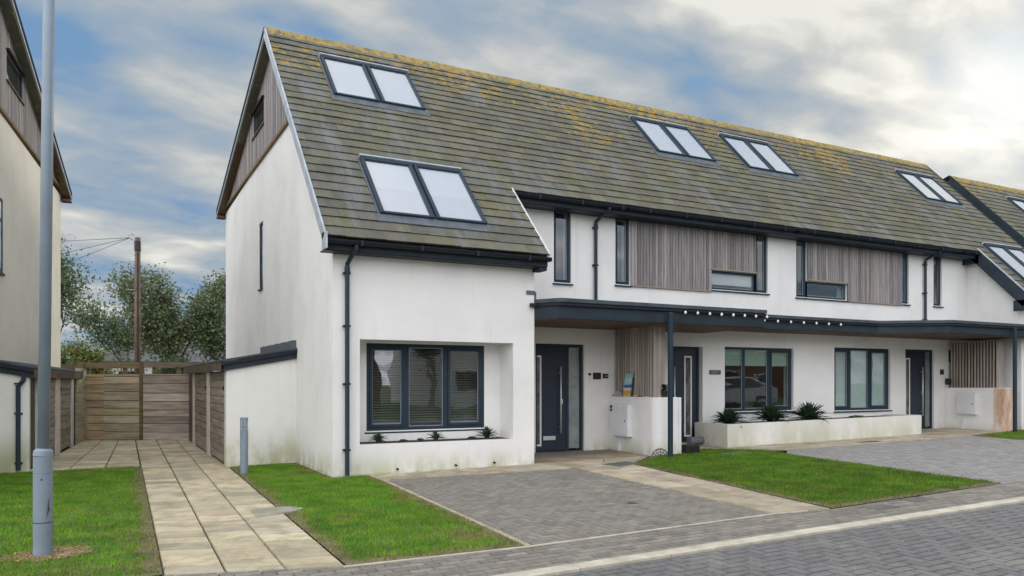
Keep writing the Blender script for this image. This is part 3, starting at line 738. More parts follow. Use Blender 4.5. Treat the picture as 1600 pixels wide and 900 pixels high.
CL = [(.27, .245, .235), (.235, .222, .222), (.31, .28, .26), (.205, .19, .186), (.30, .28, .275)]
def boards_y(m, y, x0, x1, zlo, zhi, w=.078):
    """vertical boards on a wall facing -Y; zlo, zhi functions of x"""
    x = x0
    m.box(x0, x1, y - .006, y - .0015, zhi(x0) - .2, zhi(x0), (.03, .026, .024))
    while x < x1 - .02:
        m.box(x, min(x + w, x1), y - .006, y - .0015, zlo(x + w / 2), zhi(x) - .2, (.03, .026, .024))
        b = min(x + w, x1); c = jit(random.choice(CL), .16); k = random.uniform(0, .006); xm = (x + b) / 2
        m.box(x + .005, b - .005, y - .028 - k, y - .002, zlo(xm) + random.uniform(-.004, .004), zhi(xm), c); x = b
def gable(parent, x, sgn, y0, y1, dz=0.0, zc=6.28, full=True, slot=True, zbase=-.15, mat=None, local=False, stain=True):
    """gable wall at x whose outside looks to sgn; lower part rendered, upper part boarded"""
    mat = mat or M_RENDER; th = -sgn * .28
    m = MB()
    def P(pts): m.prism([(x, y, z + (dz if z > 1 else 0)) for y, z in pts], (th, 0, 0))
    top = lambda y: roof_z(y) - .17
    yc0 = EY + (zc + .17 - EZ) / 1.0405
    ymid0, ymid1, zs0, zs1 = 5.65, 6.11, 3.45, 4.93
    if slot:
        P([(y0, zbase), (ymid0, zbase), (ymid0, zc), (yc0, zc), (y0, top(y0))])
        P([(ymid1, zbase), (y1, zbase), (y1, min(zc, top(y1))), (ymid1, zc)])
        P([(ymid0, zbase), (ymid1, zbase), (ymid1, zs0), (ymid0, zs0)]); P([(ymid0, zs1), (ymid1, zs1), (ymid1, zc), (ymid0, zc)])
    else:
        P([(y0, zbase), (y1, zbase), (y1, min(zc, top(y1))), (yc0, zc), (y0, top(y0))])
    m.build('gable_wall', mat, parent, local=local)
    if slot:
        fr = MB(); xi = x - sgn * .012; xa, xb = sorted((xi, xi - sgn * .06))
        fr.box(xa, xb, ymid0, ymid0 + .05, zs0, zs1 + dz); fr.box(xa, xb, ymid1 - .05, ymid1, zs0, zs1); fr.box(xa, xb, ymid0 + .05, ymid1 - .05, zs0, zs0 + .05); fr.box(xa, xb, ymid0 + .05, ymid1 - .05, zs1 - .05, zs1)
        w = fr.build('window', M_FRAME, parent, local=local)
        boxo('pane', M_GLASS, w, *sorted((xi - sgn * .02, xi - sgn * .024)), ymid0 + .04, ymid1 - .04, zs0 + .04, zs1 - .04, local=local)
        boxo('sill', M_FRAME, w, *sorted((x + sgn * .04, x - sgn * .01)), ymid0 + .001, ymid1 - .001, zs0 + .002, zs0 + .022, local=local)
    # backing + boards
    bk = MB(); bk.prism([(x - sgn * .03, yy, z + dz) for yy, z in [(yc0, zc + .002), (y1, zc + .002), (y1, max(zc + .003, top(y1))), (RY, RZ - .2)]], (-sgn * .2, 0, 0), (.06, .055, .05))
    wy0, wy1, wz0, wz1 = 5.45, 6.80, 6.98, 7.52
    cb = MB(); y = yc0
    xa, xb = x - sgn * .028, x + sgn * .012
    while y < y1 - .02:
        b = min(y + .118, y1); a0, a1 = y + .004, b - .004; c = jit(random.choice(CL), .16); k = sgn * random.uniform(0, .008)
        def seg(zl0, zl1, zh0, zh1):
            p = [(xa, a0, zl0 + dz), (xb + k, a0, zl0 + dz), (xb + k, a1, zl1 + dz), (xa, a1, zl1 + dz), (xa, a0, zh0 + dz), (xb + k, a0, zh0 + dz), (xb + k, a1, zh1 + dz), (xa, a1, zh1 + dz)]
            cb.hexa(p, c)
        t0, t1 = top(a0), top(a1)
        if full and wy0 < (a0 + a1) / 2 < wy1:
            seg(zc + .03, zc + .03, wz0, wz0)
            if min(t0, t1) > wz1: seg(wz1, wz1, t0, t1)
        elif min(t0, t1) > zc + .06: seg(zc + .03, zc + .03, t0, t1)
        y = b
    bk.build('cladding_batten', M_CLAD, parent, local=local); cb.build('timber_cladding', M_CLAD, parent, local=local)
    tr = MB(); ts = sorted((x - sgn * .02, x + sgn * .05)); tr.box(ts[0], ts[1], yc0 - .02, y1, zc - .03 + dz, zc + .03 + dz, (.20, .14, .085)); tr.build('cladding_drip_board', M_CLAD, parent, local=local)
    if full:
        fr = MB(); xs_ = sorted((x - sgn * .027, x + sgn * .002))
        fr.box(*xs_, wy0, wy0 + .05, wz0, wz1); fr.box(*xs_, wy1 - .05, wy1, wz0, wz1); fr.box(*xs_, wy0 + .05, wy1 - .05, wz0, wz0 + .05); fr.box(*xs_, wy0 + .05, wy1 - .05, wz1 - .05, wz1)
        w = fr.build('window', M_FRAME, parent, local=local)
        boxo('pane', M_GLASS, w, *sorted((x - sgn * .022, x - sgn * .019)), wy0 + .04, wy1 - .04, wz0 + .04, wz1 - .04, local=local)
        hd = MB(); hd.box(*sorted((x - sgn * .02, x + sgn * .07)), wy0 - .03, wy1 + .03, wz1, wz1 + .03, (.05, .035, .025)); hd.box(*sorted((x - sgn * .02, x + sgn * .05)), wy0 - .03, wy1 + .03, wz0 - .03, wz0, (.14, .10, .07))
        hd.build('window_trim', M_CLAD, parent, local=local)
def bargeboard(parent, x, sgn, s0, s1, mat, dz=0.0, depth=.20, over=.22, local=False, rear=True, ye=11.45, rear_mats=None, toe=True):
    xo = x + sgn * over
    m = MB(); a, b = sorted((xo, xo - sgn * .03))
    m.prism([(a, *RP(0, s0, .035, dz)[1:]), (a, *RP(0, s1, .035, dz)[1:]), (a, *RP(0, s1, .035 - depth, dz)[1:]), (a, *RP(0, s0, .035 - depth, dz)[1:])], (b - a, 0, 0))
    if toe:
        e = RP(0, s0, 0, dz); m.box(a, b, e[1] - .10, e[1] + .12, e[2] - .21, e[2] + .03)
    m.build('bargeboard', mat, parent, local=local)
    sf = MB(); a2, b2 = sorted((xo - sgn * .03, x - sgn * .01))
    sf.prism([(a2, *RP(0, s0, -.10, dz)[1:]), (a2, *RP(0, s1, -.10, dz)[1:]), (a2, *RP(0, s1, -.13, dz)[1:]), (a2, *RP(0, s0, -.13, dz)[1:])], (b2 - a2, 0, 0))
    if rear:
        def rz(y, h): return RZ - .319 * (y - RY) + h + dz
        q = MB(); q.prism([(a, RY, rz(RY, .05)), (a, ye, rz(ye, .05)), (a, ye, rz(ye, -.10)), (a, RY, rz(RY, -.10))], (b - a, 0, 0)); q.build('bargeboard', M_VERGE, parent, local=local)
        q = MB(); q.prism([(a + .002, RY, rz(RY, -.102)), (a + .002, ye - .05, rz(ye - .05, -.102)), (a + .002, ye - .05, rz(ye - .05, -.15)), (a + .002, RY, rz(RY, -.15))], (b - a, 0, 0)); q.build('bargeboard_trim', M_ZINC, parent, local=local)
        sf.prism([(a2, RY, rz(RY, -.15)), (a2, ye, rz(ye, -.15)), (a2, ye, rz(ye, -.18)), (a2, RY, rz(RY, -.18))], (b2 - a2, 0, 0))
        sf.box(*sorted((xo, x)), ye - .28, ye - .02, rz(ye, -.22), rz(ye, -.16))
    sf.build('soffit', M_SOFFIT, parent, local=local)

# ------------------------------------------------------------------ the terrace
W = 1.42
B1, B2, B3 = 6.20, 10.95, 17.15                     # party lines
H1 = thing('terraced_house', 'left end white rendered house with catslide roof and recessed three-light window', 'house', (0, 0, 0), group='houses of the white terrace')
H2 = thing('terraced_house', 'white rendered mid-terrace house with sage blinds in its ground floor window', 'house', (B1, W, 0), group='houses of the white terrace')
H3 = thing('terraced_house', 'white rendered mid-terrace house with pale shuttered window behind the long planter', 'house', (B2, W, 0), group='houses of the white terrace')
H4 = thing('terraced_house', 'far end white house of the near terrace, catslide roof cut by frame edge', 'house', (B3, W, 0), group='houses of the white terrace')

# walls
m = MB(); wall_y(m, 0, .5, .281, 3.5, -.15, 3.50, [(.42, 3.09, .485, 2.11)]); m.build('front_wall', M_RENDER, H1)
m = MB(); wall_y(m, .502, .16, .3, 3.2, .2, 2.4, [(.68, 2.79, .66, 2.08)]); m.build('recess_wall', M_RENDER, H1)
m = MB(); m.prism([(3.5, .5, -.15), (3.5, W, -.15), (3.5, W, roof_z(W) - .18), (3.5, .5, roof_z(.5) - .18)], (-.28, 0, 0)); m.build('side_wall', M_RENDER, H1)
m = MB(); m.box(-.004, 3.502, -.004, .3, -.16, .045); m.box(-.004, .3, .3, 11.2, -.16, .06)
m.build('plinth', M_RENDER2, H1)
gable(H1, 0, -1, .0, 11.2)
hol1 = [(4.34, 5.46, .05, 2.20), (4.75, 5.15, 3.41, 4.87)]
m = MB(); wall_y(m, W, .3, 3.5, B1 - .002, -.1, 4.98, hol1); m.build('front_wall', M_RENDER, H1)
hol2 = [(7.69, 8.55, .12, 2.22), (9.19, 11.34, .79, 2.24), (6.2 + .02, 6.59, 3.46, 4.85), (8.79, 10.13, 3.50, 3.92), (10.13, 10.51, 3.50, 4.85)]
hol2a = [h for h in hol2]
m = MB(); wall_y(m, W, .3, B1, 11.38, -.1, 4.98, hol2a); m.build('front_wall', M_RENDER, H2)
hol3 = [(12.74, 14.84, .75, 2.30), (15.43, 16.62, .18, 2.31), (11.43, 11.79, 3.47, 4.84), (11.79, 13.18, 3.47, 3.86), (15.26, 15.57, 3.49, 4.84), (16.60, 16.95, 3.50, 4.89)]
m = MB(); wall_y(m, W, .3, 11.382, B3 - .002, -.1, 4.98, hol3); m.build('front_wall', M_RENDER, H3)
m = MB(); wall_y(m, W, .3, B3, 18.1, -.1, 4.98, [(17.25, 18.02, .2, 2.33)]); m.build('front_wall', M_RENDER, H4)
# openings in house four: slim window sits just inside house three's part of the wall (see below)
m = MB(); m.prism([(18.1, 0, -.1), (18.1, W + .3, -.1), (18.1, W + .3, roof_z(W) - .18), (18.1, 0, roof_z(0) - .18)], (.28, 0, 0)); m.build('side_wall', M_RENDER, H4)
m = MB(); wall_y(m, 0, .3, 18.1 + .28, 20.4, -.1, 3.5, []); m.build('front_wall', M_RENDER, H4)
gable(H4, 20.4, 1, 0, 11.2, full=False, slot=False)
for (a, b, h) in ((.28, B1, H1), (B1, B2, H2), (B2, B3, H3), (B3, 20.12, H4)):
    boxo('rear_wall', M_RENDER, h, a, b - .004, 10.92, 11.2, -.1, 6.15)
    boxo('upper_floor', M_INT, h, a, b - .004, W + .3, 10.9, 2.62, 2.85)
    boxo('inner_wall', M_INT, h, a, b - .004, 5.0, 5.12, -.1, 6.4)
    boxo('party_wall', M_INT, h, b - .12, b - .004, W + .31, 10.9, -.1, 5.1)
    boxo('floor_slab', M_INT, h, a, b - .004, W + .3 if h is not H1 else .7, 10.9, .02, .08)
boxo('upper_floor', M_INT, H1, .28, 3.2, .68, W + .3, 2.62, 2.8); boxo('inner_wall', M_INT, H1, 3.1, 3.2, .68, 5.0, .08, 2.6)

# roofs
def gut_edges(h, x0, x1, s, name_dz=0.0): pass
m = MB()
deck(m, -.20, 3.58, 0, 1.93); deck(m, -.20, B1 - .002, 1.93, RIDGE_S)
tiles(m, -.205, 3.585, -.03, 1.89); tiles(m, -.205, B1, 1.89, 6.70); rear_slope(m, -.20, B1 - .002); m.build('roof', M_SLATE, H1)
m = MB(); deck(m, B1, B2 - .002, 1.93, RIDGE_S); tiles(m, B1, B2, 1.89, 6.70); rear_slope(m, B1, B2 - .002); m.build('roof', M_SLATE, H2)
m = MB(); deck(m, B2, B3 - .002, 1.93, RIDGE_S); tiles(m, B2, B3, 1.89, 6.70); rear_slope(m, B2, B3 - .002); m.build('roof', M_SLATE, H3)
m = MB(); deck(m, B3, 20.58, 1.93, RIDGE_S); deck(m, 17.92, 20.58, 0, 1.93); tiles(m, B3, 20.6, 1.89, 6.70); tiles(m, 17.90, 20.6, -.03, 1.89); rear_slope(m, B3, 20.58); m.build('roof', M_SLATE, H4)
for (a, b, h) in ((-.22, B1, H1), (B1, B2, H2), (B2, B3, H3), (B3, 20.62, H4)):
    m = MB(); ridge(m, a, b); m.build('ridge_tiles', M_RIDGE, h)
bargeboard(H1, 0, -1, 0, RIDGE_S, M_ZINC, depth=.15)
bargeboard(H4, 20.4, 1, 0, RIDGE_S, M_FASCIA)
# verge of the catslides
m = MB(); m.prism([(3.585, *RP(0, -.03, .035)[1:]), (3.585, *RP(0, 1.93, .035)[1:]), (3.585, *RP(0, 1.93, -.03)[1:]), (3.585, *RP(0, -.03, -.03)[1:])], (.018, 0, 0)); m.build('verge_trim', M_WHITE, H1)
m = MB(); m.prism([(3.56, *RP(0, 0, -.03)[1:]), (3.56, *RP(0, 1.93, -.03)[1:]), (3.56, *RP(0, 1.93, -.2)[1:]), (3.56, *RP(0, 0, -.2)[1:])], (.022, 0, 0)); m.build('bargeboard', M_FASCIA, H1)
m = MB(); m.prism([(17.86, *RP(0, -.03, .03)[1:]), (17.86, *RP(0, 2.0, .03)[1:]), (17.86, *RP(0, 2.0, -.27)[1:]), (17.86, *RP(0, -.03, -.27)[1:])], (.035, 0, 0))
e = RP(0, -.03, 0); m.box(17.86, 17.90, e[1] - .02, e[1] + .42, e[2] - .30, e[2] - .02); m.box(17.86, 17.9, .98, W - .002, 4.66, 4.98); m.build('bargeboard', M_FASCIA, H4)
m = MB(); m.prism([(17.9, *RP(0, 0, -.17)[1:]), (17.9, *RP(0, 2.0, -.17)[1:]), (17.9, *RP(0, 2.0, -.2)[1:]), (17.9, *RP(0, 0, -.2)[1:])], (.198, 0, 0)); m.build('soffit', M_FASCIA, H4)
m = MB(); m.prism([(17.85, *RP(0, -.03, .05)[1:]), (17.85, *RP(0, 1.98, .05)[1:]), (17.85, *RP(0, 1.98, .032)[1:]), (17.85, *RP(0, -.03, .032)[1:])], (.06, 0, 0)); m.build('verge_trim', M_ZINC, H4)

# eaves: fascia, soffit, gutter
def eaves(h, x0, x1, y, ztile, wall_y_, fasc=.17):
    boxo('fascia', M_FASCIA, h, x0, x1, y + .045, y + .07, ztile - .19, ztile - .012)
    boxo('soffit', M_DARK, h, x0, x1, y + .07, wall_y_ - .002, ztile - .20, ztile - .18)
    gutter(h, x0, x1, y - .025, ztile - .045)
eaves(H1, -.19, 3.60, EY, EZ - .02, 0)
for (a, b, h) in ((3.62, B1, H1), (B1, B2, H2), (B2, B3, H3), (B3, 17.84, H4)):
    eaves(h, a + .004, b - .004, 1.0, 4.99, W)
eaves(H4, 17.9, 20.5, EY, EZ - .02, 0)
boxo('soffit_end', M_FASCIA, H1, 3.46, 3.6, EY + .07, .02, EZ - .27, EZ - .215)

# roof windows
roof_window(H1, .74, 2.56, 4.38, 5.90, two=False); roof_window(H1, .77, 2.63, .62, 2.22)
roof_window(H2, 8.30, 10.08, 4.36, 5.88, two=False); roof_window(H3, 11.16, 12.89, 4.36, 5.90, two=False)
roof_window(H4, 18.15, 19.87, 4.36, 5.82, two=False); roof_window(H4, 18.42, 20.18, .66, 2.24, two=False)

# windows
window(H1, .68, 2.79, .66, 2.08, .515, mull=(1.37, 2.06), sash=(0, 2), blind='venetian', silldepth=.02)
def slim(h, x0, x1, z0, z1, sash=(0,), b=None, sill=True): return window(h, x0, x1, z0, z1, W + .04, sash=sash, sill=sill, f=.036, blind=b, silldepth=.085, sk=.028)
slim(H1, 4.75, 5.15, 3.41, 4.87)
slim(H2, 6.225, 6.59, 3.46, 4.85); slim(H2, 10.13, 10.51, 3.50, 4.85); window(H2, 8.79, 10.128, 3.50, 3.92, W + .04, f=.05, silldepth=.085, blind=.30)
slim(H3, 11.43, 11.788, 3.47, 4.84); window(H3, 11.79, 13.18, 3.47, 3.86, W + .04, f=.05, silldepth=.085); slim(H3, 15.26, 15.57, 3.49, 4.84)
window(H2, 9.19, 11.34, .79, 2.24, W + .06, mull=(9.82, 10.60), sash=(2,), blind='green', silldepth=.10)
window(H3, 12.74, 14.84, .75, 2.30, W + .06, mull=(13.37, 14.09), sash=(0, 2), blind='shutter', silldepth=.10)
# the slim window by the far catslide: frame set against a dark reveal cut in house three's wall end
window(H3, 16.60, 16.95, 3.50, 4.89, W + .04, sash=(0,), f=.036, silldepth=.085, sk=.028)

# doors
door(H1, 4.34, 5.46, .06, 2.20, W + .05, (4.36, 5.10), (4.36, 4.50, .20, 1.97), (4.91, .44, 1.75), (4.54, 4.82, .31, .39), (5.14, 5.39))
door(H2, 7.69, 8.55, .13, 2.22, W + .12, (7.71, 8.53), (8.14, 8.35, .26, 2.02), (7.82, .5, 1.78))
door(H3, 15.43, 16.62, .19, 2.31, W + .05, (15.45, 16.30), (15.50, 15.70, .35, 2.08), (16.14, .55, 1.85), None, (16.34, 16.55))
door(H4, 17.25, 18.02, .2, 2.33, W + .12, (17.27, 18.0), (17.4, 17.5, .35, 2.0), (17.8, .5, 1.8))

# timber panels
m = MB(); boards_y(m, W, 6.60, 8.785, lambda x: 3.46, lambda x: 4.86); boards_y(m, W, 8.785, 10.125, lambda x: 3.955, lambda x: 4.86)
for x in [6.16 + .1 * i for i in range(44)]:
    m.box(x + .002, min(x + .098, 10.53), W - .032, W - .002, 4.865, 4.965, jit(random.choice(CL), .2))
m.box(6.60, 8.785, W - .045, W - .002, 3.43, 3.458, (.30, .24, .19)); m.box(8.75, 10.12, W - .05, W - .002, 3.927, 3.952, (.34, .28, .22)); m.build('timber_cladding', M_CLAD, H2)
m = MB(); boards_y(m, W, 11.792, 13.185, lambda x: 3.90, lambda x: 4.86); boards_y(m, W, 13.185, 15.255, lambda x: 3.46, lambda x: 4.86)
for x in [11.38 + .1 * i for i in range(42)]:
    m.box(x + .002, min(x + .098, 15.6), W - .032, W - .002, 4.865, 4.965, jit(random.choice(CL), .2))
m.box(13.185, 15.255, W - .045, W - .002, 3.43, 3.458, (.30, .24, .19)); m.box(11.79, 13.2, W - .05, W - .002, 3.872, 3.897, (.34, .28, .22)); m.build('timber_cladding', M_CLAD, H3)

# downpipes
downpipe(H1, .205, -.06, 3.50, .03, EY - .02, (3.1, 2.30, 1.42, .42))
downpipe(H1, 5.70, W - .06, 4.93, 2.94, .97, (4.55, 3.80, 3.05))
downpipe(H3, 16.17, W - .06, 4.93, 2.96, .97, (4.55, 3.80, 3.1))

# canopies: felt top, gutter lip, fascia, timber soffit
def canopy(h, poly, z0=2.53, z1=2.87, open_left=False):
    """poly: plan, ccw, wall side last two points"""
    def ins(p, d): return p
    f = MB(); n = len(poly)
    f.prism([(x, y, z0) for x, y in poly], (0, 0, z1 - z0 - .13)); f.build('canopy', M_FASCIA, h)
    def grow(d):
        return [(x + (0 if abs(y - W) < .01 or True else 0), y - (d if y < W - .02 else 0)) for x, y in poly]
    g = MB(); g.prism([(x, y, z1 - .125) for x, y in grow(.045)], (0, 0, .05)); g.build('canopy_gutter', M_DARK, h)
    t = MB(); t.prism([(x, y, z1 - .070) for x, y in grow(.07)], (0, 0, .07)); t.build('canopy_roof', M_FELT, h, bevel=.008)
    s = MB(); s.prism([(x, y + (.03 if y < W - .02 else 0), z0 - .012) for x, y in poly], (0, 0, .010)); s.build('canopy_soffit', M_SOFFIT, h)
canopy(H1, [(3.504, .0), (3.74, -.42), (B1 + .15, -.42), (B1 + .15, W - .003), (3.504, W - .003)])
canopy(H2, [(B1 + .152, -.42), (8.50, -.42), (8.50, W - .003), (B1 + .152, W - .003)])
canopy(H3, [(8.502, .55), (13.15, .55), (14.45, -.42), (B3 - .05, -.42), (B3 - .05, W - .003), (8.502, W - .003)], 2.60, 2.90)
canopy(H4, [(B3 - .048, -.42), (22.0, -.42), (22.0, -.002), (B3 - .048, -.002)], 2.60, 2.90)
boxo('canopy', M_FASCIA, H4, B3 - .048, 18.098, .0, W - .003, 2.60, 2.88)
boxo('lead_flashing', M_LEAD, H1, 3.34, 3.506, -.012, -.001, 2.95, 3.02); boxo('gutter_end', M_DARK, H1, 3.40, 3.50, -.09, -.014, 2.74, 2.80)
boxo('lead_flashing', M_LEAD, H1, 3.506, 3.53, -.02, W - .02, 2.87, 3.0)
for (h, x, zb, zt) in ((H1, 6.05, .06, 2.72), (H3, 16.87, .2, 2.80)):
    m = MB(); y = -.52; m.box(x - .038, x + .038, y - .038, y + .038, G(x) - .05, zt)
    m.build('canopy_post', M_FRAME, h, bevel=.012)
boxo('post_bracket', M_DARK, H1, 6.10, 6.16, -.50, -.43, 2.34, 2.60)

# weep pipes at the foot of the front wall
for x in (1.02, 2.02, 2.72):
    m = MB(); m.tube([(x, .02, G(x) + .075), (x, -.045, G(x) + .068)], .017, 8); m.build('weep_pipe', M_DARK, H1)
boxo('planting_soil', M_SOIL, H1, .44, 3.08, .10, .50, .40, .489)

# low party walls with slatted screens
def partition(x, y0, zt, lab, stainmat=None, th=.55, front=.0):
    P = thing('partition_wall', lab, 'wall', (x, W, G(x)), group='low white walls beside the doors')
    m = MB(); n = 6; pts = [(x, W - .002)]
    r = .16
    for i in range(n + 1):
        a = math.pi + (math.pi / 2) * i / n; pts.append((x + r + r * math.cos(a), y0 + r + r * math.sin(a)))
    pts += [(x + th, y0), (x + th, W - .002)]
    m.prism([(a, b, -.1) for a, b in pts], (0, 0, zt + .1)); m.build('wall', M_RENDER, P, bevel=.012)
    sc = MB(); y = y0 + .30; xs0 = x + .13
    while y < W - .03:
        sc.box(xs0, xs0 + .024, y, y + .040, zt + .002, 2.52, jit((.38, .33, .285), .2)); y += .08
    sc.build('slatted_screen', M_CLAD, P)
    bk = MB(); bk.box(xs0 + .15, xs0 + .17, y0 + .26, W - .004, zt + .002, 2.52, (.07, .05, .04)); bk.build('screen_backing', M_CLAD, P)
    en = MB()
    for i in range(3): en.box(xs0 + .0 + i * .095, xs0 + .092 + i * .095, y0 + .235, y0 + .258, zt + .002, 2.52, jit((.34, .30, .26), .1))
    en.build('screen_end_boards', M_CLAD, P)
    return P
PW1 = partition(6.05, -.10, 1.16, 'low white wall with slatted screen carrying the painted beach board')
PW2 = partition(17.12, -.10, 1.30, 'low wall with salmon pink stained end and slatted screen by the far door')
m = MB(); m.box(17.115, 17.60, -.125, -.102, .18, 1.29); m.box(17.095, 17.119, -.125, .12, .18, 1.292); m.build('stained_render', M_STAIN, PW2)
boxo('wall', M_RENDER, PW1, 6.602, 6.66, -.10, -.04, -.1, 1.16)
def meter(P, x, ya, yb, z0, z1, zg):
    m = MB(); m.box(x - .115, x - .002, ya, yb, z0, z1); b = m.build('meter_box', M_WHITE, P, bevel=.012)
    m = MB(); m.box(x - .122, x - .116, ya + .05, yb - .02, z0 + .03, z1 - .03); m.build('meter_door', M_WHITE, b, bevel=.003)
    m = MB(); m.box(x - .128, x - .123, ya + .07, ya + .09, (z0 + z1) / 2 - .02, (z0 + z1) / 2 + .02); m.build('catch', M_BLACK, b)
    m = MB(); m.box(x - .05, x - .003, yb - .14, yb - .09, zg, z0 - .002); m.build('conduit', M_WHITE, P)
meter(PW1, 6.05, .62, 1.14, .38, 1.0, .05); meter(PW2, 17.12, .54, 1.05, .60, 1.17, .2)
m = MB(); m.box(6.0, 6.048, 1.22, 1.31, .87, .985); k = tag(m.build('key_safe', M_BLACK, loc=(6.05, 1.26, .87), bevel=.012), 'small black key safe on low white wall beside the meter box', 'key safe')
m = MB(); m.box(5.993, 5.999, 1.24, 1.29, .90, .935); m.build('keypad', M_ZINC, k)
m = MB(); m.box(17.06, 17.118, 1.25, 1.39, 1.38, 1.55); tag(m.build('letterbox', M_BLACK, loc=(17.1, 1.3, 1.38), bevel=.01), 'black box mounted by the far slatted screen', 'post box')

# plaques and bell
def plaque(name, x0, x1, z0, z1, mat, lab, cat='sign', marks=None, y=W):
    o = thing(name, lab, cat, ((x0 + x1) / 2, y, z0))
    boxo('plate', mat, o, x0, x1, y - .018, y - .002, z0, z1, bevel=.003)
    if marks:
        m = MB(); x = x0 + .05; zc = (z0 + z1) / 2
        for wd in marks:
            m.box(x, x + wd, y - .021, y - .0185, zc - .016, zc + .016); x += wd + .007
        m.build('lettering', M_BEAD, o)
    return o
M_PLQ = plain('dark_slate_plate', (.03, .03, .032), .5, 0, .3, 10); M_BRZ = plain('bronze_plate', (.055, .025, .015), .4, .3, .6, 14)
M_PLQ2 = plain('worn_grey_plate', (.09, .085, .07), .6, 0, .3, 10)
plaque('name_plaque', 5.665, 5.855, 1.505, 1.64, M_BRZ, 'dark bronze square plaque right of the doorbell by the first door')
plaque('name_plaque', 5.90, 6.035, 1.525, 1.62, M_PLQ, 'small black plaque with pale lettering beside the slatted screen', marks=(.012, .012, .012, .010))
plaque('name_plaque', 8.735, 9.06, 1.62, 1.715, M_PLQ2, 'long thin worn grey name plate between second door and window', marks=(.02, .018, .02, .016, .02, .02, .018))
plaque('name_plaque', 16.87, 17.02, 1.65, 1.79, M_PLQ, 'small black square plaque beside the far door')
db = thing('doorbell', 'slim white and black video doorbell right of the first door', 'doorbell', (5.58, W, 1.48))
boxo('body', M_WHITE, db, 5.555, 5.61, W - .025, W - .002, 1.485, 1.58, bevel=.006); boxo('lens_panel', M_BLACK, db, 5.555, 5.61, W - .027, W - .002, 1.583, 1.63, bevel=.006)

# string lights along the canopy
M_BULB = plain('frosted_bulb', (.80, .78, .72), .3, 0, .03)
def lights(lab, pts_n, p0, p1, sag):
    t = thing('string_lights', lab, 'string lights', p0, group='bulb strings under the canopy edge')
    w = MB(); pts = []; bulbs = []
    for i in range(pts_n):
        u = i / (pts_n - 1); pts.append(tuple(p0[k] + (p1[k] - p0[k]) * u for k in range(3)))
    cp = []
    for a, b in zip(pts, pts[1:]):
        for q in range(4):
            u = q / 4; cp.append((a[0] + (b[0] - a[0]) * u, a[1] + (b[1] - a[1]) * u, a[2] + (b[2] - a[2]) * u - sag * 4 * u * (1 - u)))
    cp.append(pts[-1]); w.tube(cp, .006, 5); w.build('cable', M_DARK, t)
    for p in pts:
        b = MB(); b.lathe([(.006, -.01), (.015, -.020), (.025, -.038), (.025, -.050), (.016, -.066), (.004, -.072)], 10, p); b.build('bulb', M_BULB, t, smooth=True)
lights('string of white bulbs hanging along the nearer canopy fascia', 8, (6.42, -.50, 2.775), (8.48, -.50, 2.775), .012)
lights('string of white bulbs along the set back middle canopy', 9, (8.62, .47, 2.805), (11.8, .47, 2.80), .012)

# ------------------------------------------------------------------ planter and plants
PL = thing('planter', 'long low white rendered planter with green algae staining', 'planter', (8.32, .9, G(8.3)))
m = MB()
def ph(x): return .575 + (x - 8.32) * .011
y0 = .42
for (xa, xb, ya, yb) in ((8.32, 14.62, y0, y0 + .12), (8.32, 8.44, y0 + .12, W - .003), (14.50, 14.62, y0 + .12, W - .003)):
    m.hexa([(xa, ya, 0), (xb, ya, 0), (xb, yb, 0), (xa, yb, 0), (xa, ya, ph(xa)), (xb, ya, ph(xb)), (xb, yb, ph(xb)), (xa, yb, ph(xa))])
m.build('planter_wall', M_PLANTER, PL)
m = MB(); m.hexa([(8.44, y0 + .12, .3), (14.5, y0 + .12, .3), (14.5, W - .003, .3), (8.44, W - .003, .3), (8.44, y0 + .12, .53), (14.5, y0 + .12, .60), (14.5, W - .003, .60), (8.44, W - .003, .53)]); m.build('soil', M_SOIL, PL)

def agave(loc, r, n, lab, group, seedv, wid=.05, colr=(.035, .065, .035), up=.35):
    rnd = random.Random(seedv)
    t = thing('spiky_plant', lab, 'plant', loc, group=group)
    m = MB()
    for i in range(n):
        a = i * 2.39996 + rnd.uniform(-.2, .2); el = R(12 + 72 * (i / n) ** .75 + rnd.uniform(-6, 6)); L = r * (1.0 - .25 * i / n) * rnd.uniform(.85, 1.1)
        c = jit(colr, .3, rnd); segs = 5; ring = []
        for k in range(segs + 1):
            u = k / segs; e = el - u * u * .35 * math.cos(el); d = L * u
            px = d * math.cos(e) * math.cos(a); py = d * math.cos(e) * math.sin(a); pz = .02 + d * math.sin(e)
            w = wid * (1 - u) ** .7 * (.55 + .9 * min(1, u * 3)) * .5 + .001
            sx, sy = -math.sin(a) * w, math.cos(a) * w
            ring.append(((px - sx, py - sy, pz + w * .45), (px, py, pz - w * .2), (px + sx, py + sy, pz + w * .45)))
        for p, q in zip(ring, ring[1:]):
            m.face([p[0], p[1], q[1], q[0]], c); m.face([p[1], p[2], q[2], q[1]], tuple(x * 1.2 for x in c))
    m.build('leaves', M_LEAF, t, local=True)
    s = MB(); s.lathe([(.05, -.02), (.04, .03), (.02, .07)], 8); s.build('stem', M_SOIL, t, local=True)
gp = 'spiky rosettes in the long planter'
agave((8.72, .80, .54), .44, 110, 'large dark spiky plant at the left end of the long planter', gp, 1, .062)
agave((9.95, .80, .56), .51, 135, 'large dark spiky plant under the sage blind window, middle of three', gp, 2, .062)
agave((11.15, .80, .57), .54, 120, 'large dark spiky plant beyond the sage blind window, next to low cushion plant', gp, 3, .062)
gp = 'spiky rosettes below the recessed window'
agave((.80, .26, .488), .19, 38, 'small spiky plant under the recessed window, nearest the downpipe', gp, 4, .032, (.05, .09, .05))
agave((1.78, .26, .488), .20, 38, 'small spiky plant below the middle light of the recessed window', gp, 5, .032, (.05, .09, .05))
